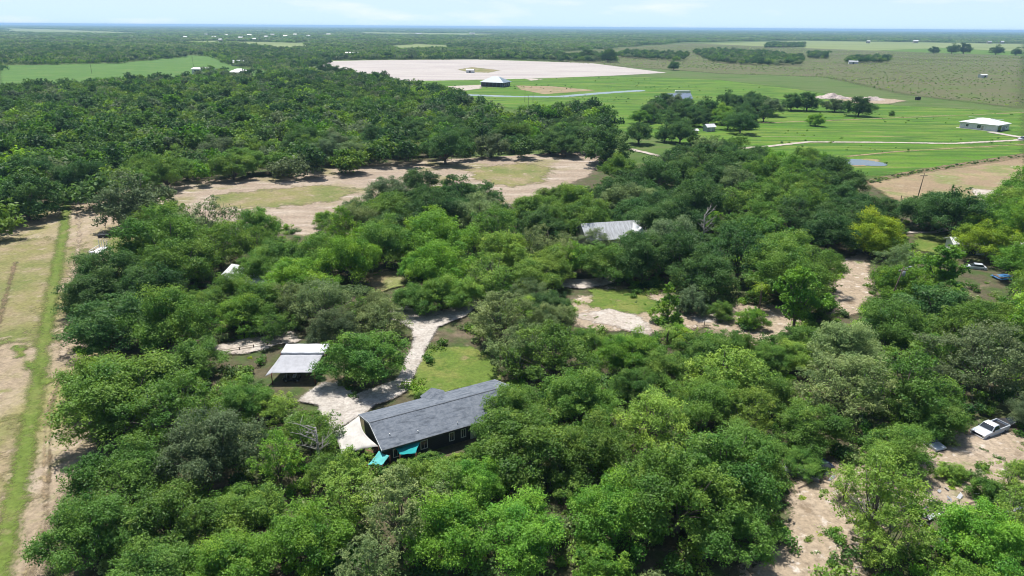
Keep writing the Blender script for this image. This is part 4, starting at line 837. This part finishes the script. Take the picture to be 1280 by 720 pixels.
gcar(1268, 535, R(170), CARDARK, 'dark car in deep shade just behind the pickup truck')
gcar(1018, 590, R(200), CARBLUE, 'dark blue car at the head of the bare dirt lane in tree shade')
gcar(1000, 596, R(150), paint('grey_car_paint', (.22, .23, .25), (.18, .19, .21), 1.5, .3, spec=.5), 'grey car in dappled shade beside the dark blue one', suv=False)
gcar(1278, 175, R(190), CARWHITE, 'white car on the drive of the white hip-roofed house', suv=True)
gcar(1218, 337, R(160), CARWHITE, 'white car beside the white-roofed shed near the yellow-green tree')

# small shed / house builder for the rest
def house(name, px, py, rz, L_, D, h, zr, roofmat, wallmat, label, cat='house', hip=False, wins=(), doors=(), over=.5, z=0):
    q = ground(px, py); e = thing(name, (q.x, q.y, z), rz, label, cat)
    if hip: walls(e, L_, D, h, wallmat); hip_roof(e, L_+2*over, D+2*over, h, zr, roofmat)
    else: walls(e, L_, D, h-.02, wallmat, zr-.12); gable_roof(e, L_+2*over, D+2*over, h-over*(zr-h)/(D/2), zr, roofmat)
    for w in wins:
        x, w_, sd_ = w[:3]
        if sd_[0] == 'y': window(e, x, (D/2)*(-1 if sd_[1] == '-' else 1), h*.55, w_, h*.4, sd_)
        else: window(e, (L_/2)*(-1 if sd_[1] == '-' else 1), x, h*.55, w_, h*.4, sd_)
    for x, w_, sd_, mt in doors:
        if sd_[0] == 'y': door(e, x, (D/2)*(-1 if sd_[1] == '-' else 1), .02, w_, h*.78, mt, sd_)
        else: door(e, (L_/2)*(-1 if sd_[1] == '-' else 1), x, .02, w_, h*.78, mt, sd_)
    return e
# slate-blue hip-roofed house with dark screened porch
q = ground(618, 109); e = thing('lakeside_house', (q.x+1, q.y+9, 0), R(-24), 'slate-blue hip-roofed house with dark screened porch beside the ploughed sand', 'house')
walls(e, 22, 16, 4.0, SCREEN); hip_roof(e, 24.5, 18.5, 4.0, 9.0, TEALROOF)
for x in (-9, -5, -1, 3, 7): MB().box(x-1.7, x+1.7, -8.12, -8.003, .5, 3.6).build('screen_panel', BLACK, e)
for x in (-11, -7, -3, 1, 5, 9, 10.9): MB().box(x-.12, x+.12, -8.25, -8.002, 0, 3.98).build('porch_post', TEALROOF, e)
for y in (-4.5, 0, 4.5): window(e, 11, y, 2.2, 1.8, 1.6, 'x+')
MB().box(-12, 12, -9.5, -8.26, 0, .25).build('porch_slab', CONCRETE, e)
# white hip-roofed house by the sand road
q = (ground(1200, 160)+ground(1259, 162))/2; e = thing('white_house', (q.x, q.y, 0), R(-55), 'white hip-roofed house with pale drive at the edge of the bright meadow', 'house')
walls(e, 19, 15.5, 3.4, WHITE); hip_roof(e, 20.4, 16.9, 3.4, 6.0, WHITE_METAL)
MB().box(-10.6, 10.6, -9.2, -7.76, 0, .15).build('plinth', CONCRETE, e)
window(e, .5, -7.75, 1.9, 2.0, 1.9); window(e, -5.5, -7.75, 1.9, 1.4, 1.4)
door(e, 2.3, -7.75, .15, 1.0, 2.2, TAN); window(e, 9.5, 4.5, 1.9, 1.2, 1.3, 'x+')
MB().box(9.502, 9.6, -6.5, -2.5, .1, 2.9).build('porch_shade_panel', GLASS_AND_SHADE, e)  # solid dark panel, colour stands in for shade inside the porch opening
MB().box(9.502, 9.58, -1, 2.6, .1, 2.4).build('garage_door', GREYCLOTH, e)
MB().box(-9.0, 9.0, -.18, .18, 5.78, 5.9).build('ridge_vent', WHITE_METAL, e)
for k in range(6):
    if k in (0, 2, 3, 5): pass
g1 = house('blue_roof_house', 848, 128, R(8), 17, 10, 3.4, 6.4, BLUEROOF, TAN, 'house with dark blue metal roof behind the cluster of meadow trees', wins=((-4, 1.4, 'y-'), (4, 1.4, 'y-')), doors=((0, 1.0, 'y-', WHITE),))
def caravan(px, py, rz, label, L_=8, mat=None, h0=.6, H_=2.9):
    q = ground(px, py); e = thing('caravan', (q.x, q.y, 0), rz, label, 'caravan')
    MB().prism([(-L_/2, h0), (L_/2-.3, h0), (L_/2, 1.3), (L_/2-.2, H_-.3), (L_/2-.7, H_), (-L_/2+.3, H_), (-L_/2, H_-.3)], -1.2, 1.2, 'y').build('body', mat or WHITE, e, bevel=.08)
    for x in (-L_*.3, 0, L_*.25): window(e, x, -1.2, 1.9, 1.1, .7, 'y-', BLACK)
    door(e, L_*.38, -1.2, .7, .65, 1.8, GREYCLOTH)
    for x in (-.5, .5):
        for y in (-1.05, 1.05): wheel(e, x, y, .35, .2, 12)
    MB().tube([(L_/2-.1, 0, .6), (L_/2+1.3, 0, .5)], .06, 6).build('tow_bar', BLACK, e)
caravan(853, 119.5, R(10), 'white caravan parked behind the dark blue metal roof', 13, None, .7, 4.2)
caravan(826, 125, R(30), 'pale caravan at the end of the dark blue metal roof', 9)
house('garden_shed', 886, 164, R(20), 5, 4, 2.6, 3.8, WHITE_METAL, GREYMETAL, 'pale grey shed between the two halves of the meadow tree cluster', 'shed', doors=((0, 1.1, 'y-', WHITE),))
house('lean_to_shed', 864, 167, R(10), 6, 3, 1.8, 2.4, WHITE_METAL, TAN, 'low white-roofed shed at the foot of the meadow tree cluster', 'shed')
# white metal roof under the left grove, grey gable roof under the middle grove
house('metal_roof_house', 325, 362, R(-24), 13, 7, 3.0, 4.6, WHITE_METAL, TAN, 'house with white metal roof mostly hidden under the left grove', wins=((-4, 1.3, 'y-'), (3, 1.3, 'y-')), doors=((0, 1, 'y-', WHITE),))
e = house('grey_gable_house', 764, 308, R(14), 16, 9, 3.6, 6.4, GREYMETAL, TAN, 'grey metal roofed house showing through the middle of the grove', wins=((-5, 1.3, 'y-'), (4, 1.3, 'y-')), doors=((-1, 1, 'y-', WHITE),))
MB().prism([(3.0, 3.6), (5.4, 6.2), (7.8, 3.6)], -5.6, .2, 'y').build('gable_wing', WHITE_METAL, e)
house('open_barn', 255, 92, R(-4), 21, 13, 5.2, 6.6, WHITE_METAL, WHITE, 'white open-fronted barn on the left pasture', 'barn', over=.8, doors=((-4, 7, 'y-', GLASS_AND_SHADE), (5, 4, 'y-', GLASS_AND_SHADE)))  # dark door panels stand in for the shade inside the open front
house('white_roof_house', 300, 94, R(3), 20, 15, 3.4, 7.0, WHITE_METAL, TAN, 'low house with broad white roof next to the open-fronted barn', hip=True, over=1.0, wins=((-6, 1.8, 'y-'), (2, 1.8, 'y-'), (7, 1.4, 'y-')), doors=((-2, 1.2, 'y-', GLASS_AND_SHADE),))
house('blue_wall_house', 303, 82, R(-6), 24, 12, 4.0, 7.0, GREYMETAL, BLUEROOF, 'blue-walled house with pale roof behind the broad white roof', wins=((-6, 2, 'y-'), (5, 2, 'y-')), doors=((0, 1.4, 'y-', WHITE),))
house('farm_shed', 343, 80, R(10), 8, 6, 2.8, 3.8, WHITE_METAL, WHITE, 'small pale shed at the edge of the left tree belt', 'shed', doors=((0, 1.6, 'y-', GLASS_AND_SHADE),))
house('long_barn', 436, 71, R(2), 34, 15, 4.5, 8.0, WHITE_METAL, WHITE, 'long white barn beyond the left end of the ploughed sand', 'barn', doors=((-6, 4, 'y-', GLASS_AND_SHADE), (6, 4, 'y-', GLASS_AND_SHADE)))
house('grey_shed', 1066, 80, R(-15), 13, 8, 3.6, 5.2, GREYMETAL, WHITE, 'grey shed beside the dark round tree out on the prairie', 'shed', doors=((0, 2.5, 'y-', GLASS_AND_SHADE),))
house('white_shed', 1228, 97, R(12), 8.5, 5, 3.0, 3.9, WHITE_METAL, WHITE, 'lone small white shed out on the scrub prairie', 'shed', doors=((1, 2.2, 'y-', GLASS_AND_SHADE),))
house('hay_shed', 997, 76, R(8), 12, 8, 3.6, 5.0, WHITE_METAL, TAN, 'pale shed among the dark trees of the prairie belt', 'shed', doors=((0, 2.5, 'y-', GLASS_AND_SHADE),))
house('sand_shed', 588, 91, R(-12), 9, 5, 3.2, 4.4, GREYMETAL, WHITE, 'small grey-roofed shed on the weedy island in the ploughed sand', 'shed', doors=((0, 2, 'y-', GLASS_AND_SHADE),))
house('white_roof_shed', 1207, 316, R(-10), 8, 5, 2.8, 3.8, WHITE_METAL, WHITE, 'white-roofed shed left of the yellow-green tree by the grass yard', 'shed', doors=((0, 2.2, 'y-', GLASS_AND_SHADE),))
house('white_roof_garage', 1258, 316, R(-14), 9, 6, 3.2, 4.4, WHITE_METAL, WHITE, 'white-roofed garage showing through the tall yellow-green tree', 'garage', doors=((0, 2.6, 'y-', GLASS_AND_SHADE),))
for k, (px, py, w) in enumerate([(258, 45, 22), (268, 48.5, 20), (283, 46, 18), (301, 49.5, 20), (312, 45.5, 24), (333, 48, 18), (341, 45, 26), (357, 47.2, 20), (369, 44.8, 24), (386, 46.8, 22), (411, 44.6, 30), (232, 48.5, 16), (318, 51.5, 14), (276, 52.5, 14), (1144, 53.5, 26), (1236, 54.5, 22), (1252, 54.5, 18), (1085, 54, 18), (523, 43.5, 60), (590, 43, 50)]):
    q = ground(px, py); lab = 'small white house among the trees of the distant town'
    if px > 1000: lab = 'small white house on the far edge of the prairie below the horizon forest'
    elif px > 500: lab = 'long white shed on the palest field near the horizon'
    e = thing('distant_house', (q.x, q.y, 0), R(-12+k*7 % 30), lab, 'house', 'white houses of the distant town' if px < 500 else ('white houses at the far edge of the prairie' if px > 1000 else 'white sheds near the horizon'))
    w *= .72; walls(e, w, w*.6, 7, TAN, 9.5); gable_roof(e, w+2, w*.6+2, 7, 10, WHITE_METAL if k % 3 else GREYMETAL, .4)

# ------------------------------------------------------------------ smaller things
q = ground(962, 402); e = thing('swimming_pool', (q.x, q.y, 0), R(-12), 'small blue pool with pale rim behind the layered bright tree', 'pool')
b = MB(); b.box(-3.0, 3.0, -2.3, -1.9, 0, .45); b.box(-3.0, 3.0, 1.9, 2.3, 0, .45); b.box(-3.0, -2.6, -1.9, 1.9, 0, .45); b.box(2.6, 3.0, -1.9, 1.9, 0, .45); b.build('rim', CONCRETE, e)
MB().box(-2.6, 2.6, -1.9, 1.9, .05, .36).build('water', POOLWATER, e)
b = MB(); [b.tube([(x, -2.1, .45), (x, -2.1, 1.2), (x, -1.6, 1.25), (x, -1.5, .4)], .025, 6) for x in (-1.2, -.8)]; b.build('ladder', CHROME, e)
def utility_pole(px, py, h, lean, label, arm=True, box=False, yawp=0):
    q = ground(px, py); e = thing('utility_pole', (q.x, q.y, 0), yawp, label, 'utility pole')
    MB().tube([(0, 0, -.1), (lean*.5, 0, h*.5), (lean, 0, h)], [.17, .14, .10], 10).build('pole', WOOD, e, True)
    if arm:
        c_ = MB().box(lean-1.1, lean+1.1, -.06, .06, h-.85, h-.70).build('crossarm', WOOD, e)
        for x in (-1, -.45, .45, 1): MB().tube([(lean+x, 0, h-.7), (lean+x, 0, h-.5)], [.06, .04], 8).build('insulator', WHITE, c_)
    if box: MB().tube([(lean+.35, 0, h-1.9), (lean+.35, 0, h-.95)], .26, 12).build('transformer', GREYMETAL, e, True); MB().tube([(lean, 0, h-.4), (lean+1.5, 0, h-.1)], .035, 6).build('lamp_arm', CHROME, e); MB().box(lean+1.3, lean+1.8, -.12, .12, h-.2, h-.06).build('lamp_head', GREYCLOTH, e)
utility_pole(1144, 258, 10.5, .6, 'dark leaning utility pole standing alone by the dry dirt lane')
utility_pole(1106, 392, 9.5, 2.2, 'leaning utility pole with transformer and lamp arm beside the round yellow-green bush', True, True, .3)
for px, py, h, lb in ((242, 84, 13, 'thin utility pole beside the open-fronted barn'), (115, 92, 13, 'thin utility pole alone in the middle of the left pasture'), (660, 141, 11, 'bare thin pole in the meadow just behind the dark trees'), (666, 134, 10, 'farther of two thin poles behind the dark trees by the ditch'), (656, 128, 9, 'short thin pole nearest the ditch')): utility_pole(px, py, h, .1, lb, py < 100)
def fence(pts, label, mat, h=1.2, step=2.5, rails=2, name='wire_fence', pr=.06, cat='fence'):
    P_ = [ground(*p) for p in pts]; e = thing(name, P_[0], 0, label, cat); o0 = P_[0]; rb = MB(); posts = []
    for a, b_ in zip(P_, P_[1:]):
        n = max(1, int((b_-a).length/step))
        for i in range(n+1):
            p = a.lerp(b_, i/n)-o0
            if not posts or (p-posts[-1]).length > .4: posts.append(p)
        for k in range(rails):
            z = h*(.35+.55*k/max(1, rails-1)); rb.tube([(a-o0)+Vector((0, 0, z)), (b_-o0)+Vector((0, 0, z))], pr*.35, 5)
    for p in posts: MB().tube([p, p+Vector((0, 0, h))], pr, 6).build('post', mat, e)
    rb.build('rail', mat, e)
fence([(1126, 250), (1150, 253), (1172, 257)], 'dark post fence along the dry dirt lane behind the spreading dark oak', WOOD, 1.5, 2.0, pr=.12)
fence([(266, 446), (300, 441), (352, 432)], 'low dark rail fence running behind the carport', WOOD, 1.1, 2.2, 3, 'rail_fence', .09)
fence([(470, 258), (500, 254), (545, 250)], 'wire fence at the near edge of the bare sandy strip', WOOD, 1.2, 3.0)
fence([(880, 410), (925, 402), (945, 400)], 'thin post fence at the sandy clearing by the pool', WOOD, 1.4, 2.2)
def mound(px, py, r, h, label):
    q = ground(px, py); rg_ = np.random.default_rng(int(px)); n = 26; V, F_ = [], []; ph = rg_.uniform(0, 6, 5)
    for j in range(n+1):
        for i in range(n+1):
            x, y = (i/n-.5)*2, (j/n-.5)*2; rr = math.hypot(x, y*1.1); z = max(0, 1-rr**3)*(.75+.45*math.sin(x*5+ph[0])*math.sin(y*4+ph[1])+.2*math.sin(x*11+ph[2])*math.cos(y*9+ph[3]))+rg_.normal()*.035*(rr < 1)
            V.append((x*r, y*r*.6, max(0, z)*h-.05))
    F_ = [(j*(n+1)+i, j*(n+1)+i+1, (j+1)*(n+1)+i+1, (j+1)*(n+1)+i) for j in range(n) for i in range(n)]
    o = MB().add(V, F_).build('rubble_mound', STONE, None); o.location = (q.x, q.y, 0); tag(o, label, 'mound', 'pale rubble mounds')
mound(1040, 123, 15, 3.4, 'larger pale rubble mound behind the pair of dark meadow trees'); mound(1084, 125, 14, 2.6, 'smaller pale rubble mound to the east, with bare ground beyond')
q = ground(1147, 125); e = thing('black_water_tank', (q.x, q.y, 0), .2, 'square black tank standing alone in the open meadow', 'tank')
MB().box(-1.6, 1.6, -1.3, 1.3, .2, 2.4).build('body', BLACK, e, bevel=.15); MB().box(-1.5, 1.5, -1.2, 1.2, 0, .199).build('skid', WOOD, e); MB().tube([(0, 0, 2.35), (0, 0, 2.6)], .35, 12).build('lid', BLACK, e)
# trailer and implement at the edge of the dry field
q = ground(124, 316); e = thing('utility_trailer', (q.x, q.y, 0), R(95), 'white open trailer with upright side stakes at the edge of the dry field', 'trailer')
MB().box(-2.6, 2.6, -1.0, 1.0, .55, .68).build('deck', WHITE, e)
for s_ in (-1, 1):
    b = MB(); b.box(-2.6, 2.6, s_*1.0-.04, s_*1.0+.04, 1.2, 1.3); [b.box(x-.05, x+.05, s_*1.0-.039, s_*1.0+.039, .68, 1.2) for x in (-2.5, -.85, .85, 2.5)]; b.build('side_rail', WHITE, e)
b = MB(); [b.box(2.5, 2.6, y-.06, y+.06, .69, 2.6) for y in (-.9, -.3, .3, .9)]; b.build('upright', WHITE, e)
MB().box(-3.6, -2.61, -.5, .5, .5, 1.3).build('load_box', TARP, e, bevel=.03)
for x in (-.45, .45):
    for y in (-1.15, 1.15): wheel(e, x, y, .36, .2, 14)
MB().tube([(2.6, 0, .55), (3.9, 0, .5)], .07, 6).build('tow_bar', CHROME, e)
q = ground(131, 298); e = thing('farm_implement', (q.x, q.y, 0), .2, 'dark implement with tilted mast behind the white open trailer', 'farm implement')
MB().box(-1.4, 1.4, -.7, .7, .45, 1.15).build('hopper', BLACK, e, bevel=.08); MB().tube([(.2, 0, 1.1), (.9, .2, 4.2)], [.09, .05], 6).build('mast', WOOD, e); MB().tube([(-1.2, 0, 1.1), (-.4, 0, 2.6), (.3, 0, 1.1)], .07, 6).build('frame', GREYMETAL, e)
for y in (-.85, .85): wheel(e, 0, y, .45, .22, 14)
# blue tarp, orange boat, scrap heaps
q = ground(1255, 350); e = thing('covered_woodpile', (q.x, q.y, 0), .1, 'bright blue tarp over a pile beside the yellow-green tree', 'tarp')
MB().box(-2, 2, -1.2, 1.2, 0, 1.0).build('pile', WOOD, e, bevel=.1); cloth_grid([(-2.3, -1.6, .7), (2.3, -1.6, .6), (2.3, 1.6, .8), (-2.3, 1.6, .7)], 12, -.5, 'cover', BLUETARP, e, .07)
q = ground(265, 602); e = thing('plastic_barrel', (q.x, q.y, 0), .3, 'orange barrel glimpsed between the crowns of the near left grove', 'barrel')
MB().tube([(0, 0, 0), (0, 0, .1), (0, 0, .9), (0, 0, 1.0)], [.34, .38, .38, .34], 16).build('body', ORANGE, e, True); MB().tube([(0, 0, 1.0), (0, 0, 1.06)], .3, 16).build('lid', BLACK, e)
def scrap(px, py, r, label, seed, light=.6):
    q = ground(px, py); e = thing('scrap_heap', (q.x, q.y, 0), 0, label, 'scrap heap', 'scrap heaps in the bare yard'); rr = random.Random(seed)
    mats = [GREYCLOTH, GREYMETAL, TARP, WOOD, BLACK, CARBLUE, GREYCLOTH]; names = ['sheet', 'panel', 'sheet', 'plank', 'tyre', 'panel', 'sheet']
    for k in range(40):
        j = rr.choice([0, 1, 2, 2, 3, 3, 4, 5, 6]); x, y = rr.gauss(0, r*.55), rr.gauss(0, r*.3); z = rr.uniform(.05, .7)
        if names[j] == 'tyre': o = MB().tube([(0, 0, -.1), (0, 0, .1)], .35, 12).build('tyre', RUBBER, e)
        elif names[j] == 'plank': o = MB().box(-1.4, 1.4, -.09, .09, -.03, .03).build('plank', WOOD, e)
        else: w, d_ = rr.uniform(.12, .65), rr.uniform(.08, .32); o = MB().box(-w, w, -d_, d_, -.02, .02).build(names[j], mats[j], e)
        o.location = (x, y, z); o.rotation_euler = (rr.gauss(0, .4), rr.gauss(0, .4), rr.uniform(0, 3.1))
scrap(1215, 627, 3.2, 'largest scrap heap of pale sheets below the pickup truck', 1); scrap(1150, 648, 2.4, 'scrap heap of mixed sheets between the airy pale trees', 2); scrap(1012, 603, 2.0, 'scrap heap in tree shade at the head of the dirt lane', 3); scrap(1270, 645, 1.8, 'small scrap heap at the far right of the bare yard', 4); scrap(1185, 690, 2.0, 'scrap heap nearest the bottom right corner', 5)
q = ground(1195, 617); e = thing('timber_stack', (q.x, q.y, 0), -.5, 'bundle of long pale boards lying beside the largest scrap heap', 'boards')
for k in range(5): MB().box(-2.6, 2.6, -.5+k*.21, -.33+k*.21, 0, .12+.05*(k % 2)).build('board', PALEBARK, e)
# stump ring at the big oak by the drive
q = ground(447, 507); e = thing('planting_ring', (q.x, q.y, 0), 0, 'ring of red bricks round the foot of the big oak by the drive', 'planter')
b = MB()
for k in range(26):
    a = 6.283*k/26; b.box(1.5*math.cos(a)-.17, 1.5*math.cos(a)+.17, 1.5*math.sin(a)-.1, 1.5*math.sin(a)+.1, 0, .22, a+1.57, (1.5*math.cos(a), 1.5*math.sin(a)))
b.build('brick_edging', BRICK, e)
# boulders and small bushes round the lawn
def bush(px, py, s, tn, label, group):
    q = ground(px, py); add = add_tree('round', q.x, q.y, s, tn, 'bush', 'bush'); tag(add, label, 'bush', group); TREES[-1]['done'] = True
bush(525, 500, .16, 'mid', 'clipped round bush at the lawn corner by the grey roof', None)
bush(402, 478, .14, 'dark', 'small dark bush beside the red-brown carport post', None)
bush(1115, 141, .22, 'mid', 'lone small bush in the meadow near the white hip-roofed house', None)

# ------------------------------------------------------------------ air
m_, n_, b_, o_ = new_mat('haze'); n_.nodes.remove(b_)
pv = n_.nodes.new('ShaderNodeVolumePrincipled'); pv.inputs['Color'].default_value = (.42, .68, 1.0, 1); pv.inputs['Density'].default_value = 8e-5; pv.inputs['Anisotropy'].default_value = .2
n_.links.new(pv.outputs[0], o_.inputs['Volume'])
hz = MB().box(-36000, 36000, -600, 36000, -1.0, 58.0).build('haze', m_); hz['kind'] = 'stuff'

# ------------------------------------------------------------------ labels for every tree
MARKS = [(540, 520, 'grey-roofed house'), (380, 450, 'carport'), (440, 545, 'beige canopy'), (560, 465, 'front lawn'), (520, 400, 'driveway fork'), (770, 405, 'sand clearing'), (836, 374, 'conical tree'), (962, 400, 'blue pool'), (998, 372, 'layered tree'), (1116, 404, 'yellow-green bush'), (1070, 350, 'bare path'),
         (1235, 543, 'pickup truck'), (1215, 627, 'scrap heap'), (1010, 600, 'blue car'), (1010, 690, 'lane foot'), (1172, 303, 'grass yard'), (1144, 245, 'leaning pole'), (1255, 315, 'garage'), (772, 287, 'grey-metal roof'), (325, 350, 'white-metal roof'), (124, 305, 'white trailer'), (60, 420, 'green stripe'), (60, 600, 'wheel track'), (390, 272, 'sandy gap'),
         (480, 345, 'sandy glade'), (640, 225, 'strip grass'), (300, 240, 'strip end'), (645, 170, 'bamboo clump'), (757, 184, 'strip tree'), (613, 178, 'grey tree'), (1080, 204, 'pond'), (30, 246, 'field tree'), (265, 595, 'orange barrel'), (1090, 640, 'leafless sapling'), (850, 123, 'blue-metal roof'), (886, 160, 'grey shed'), (1060, 124, 'rubble mounds'), (1228, 155, 'white house'), (953, 356, 'yellow palm'), (480, 580, 'turquoise sail')]
CAT = {'oak': 'oak', 'mossy': 'oak', 'airy': 'tree', 'cone': 'tree', 'tier': 'tree', 'round': 'tree'}
LOOK = {'oak': 'spreading', 'mossy': 'mossy', 'airy': 'thin airy', 'cone': 'conical', 'tier': 'layered', 'round': 'round bushy'}
TN = {'dark': 'dark green', 'mid': 'mid green', 'bright': 'bright green', 'pale': 'pale grey-green', 'light': 'light green', 'yellow': 'yellow-green', 'grey': 'dull grey-green'}
SPECIAL = {(836, 374): 'bright conical tree standing alone at the sandy clearing', (998, 372): 'bright layered tree in front of the blue pool', (1116, 404): 'round yellow-green bush glowing among darker oaks', (645, 170): ''}
ORD = ['nearest', 'second', 'third', 'fourth', 'fifth', 'sixth', 'seventh', 'eighth', 'ninth', 'tenth', 'eleventh', 'twelfth', 'thirteenth', 'fourteenth', 'fifteenth', 'sixteenth', 'seventeenth', 'eighteenth', 'nineteenth', 'twentieth']
buckets = {}
for T in TREES:
    if T.get('done'): continue
    T['p'] = proj(T['x'], T['y'], T['h']*.6)[:2]
    ms = sorted(MARKS, key=lambda q: (q[0]-T['p'][0])**2+(1.7*(q[1]-T['p'][1]))**2)
    if (ms[0][0]-T['p'][0])**2+(ms[0][1]-T['p'][1])**2 < 64 and ms[0][2] in ('conical tree', 'layered tree', 'yellow-green bush', 'strip tree', 'grey tree', 'field tree'):
        T['lab'] = {'conical tree': SPECIAL[(836, 374)], 'layered tree': SPECIAL[(998, 372)], 'yellow-green bush': SPECIAL[(1116, 404)], 'strip tree': 'big round dark tree at the far end of the sandy strip', 'grey tree': 'round grey tree on the sandy strip beside the bamboo', 'field tree': 'dark bushy tree casting shade on the edge of the dry field'}[ms[0][2]]
        continue
    a = ms[0]; v = np.array([T['p'][0]-a[0], 1.7*(T['p'][1]-a[1])]); nv = np.linalg.norm(v)+1e-6
    best = max((q for q in ms[1:9]), key=lambda q: (np.array([q[0]-a[0], 1.7*(q[1]-a[1])])@v)/nv/(np.hypot(q[0]-a[0], 1.7*(q[1]-a[1]))+1e-6))
    key = (T['tone'], T['kind'], a[2], best[2]); buckets.setdefault(key, []).append((nv, T))
for key, lst in buckets.items():
    lst.sort(key=lambda q: q[0])
    for k, (_, T) in enumerate(lst):
        noun = CAT[T['kind']]; bits = f"{TN[key[0]]} {LOOK[key[1]]} {noun}"
        T['lab'] = f"{bits} {'nearest' if k == 0 else ORD[min(k, 19)]+' from'} the {key[2]} towards the {key[3]}" if k else f"{bits} nearest the {key[2]} towards the {key[3]}"
for T in TREES:
    if T.get('done'): continue
    d_ = math.hypot(T['x'], T['y']); px, py = T['p']
    grp = 'trees of the grove' if inside(np.array([[T['x'], T['y']]]), OUTW)[0] else ('trees of the wood beyond the sandy strip' if inside(np.array([[T['x'], T['y']]]), WOODW)[0] else 'trees standing in the fields')
    tag(T['o'], T['lab'], CAT[T['kind']], grp)
for o in bpy.data.objects:
    if o.name.split('.')[0] == 'moss': o['kind'] = 'stuff'
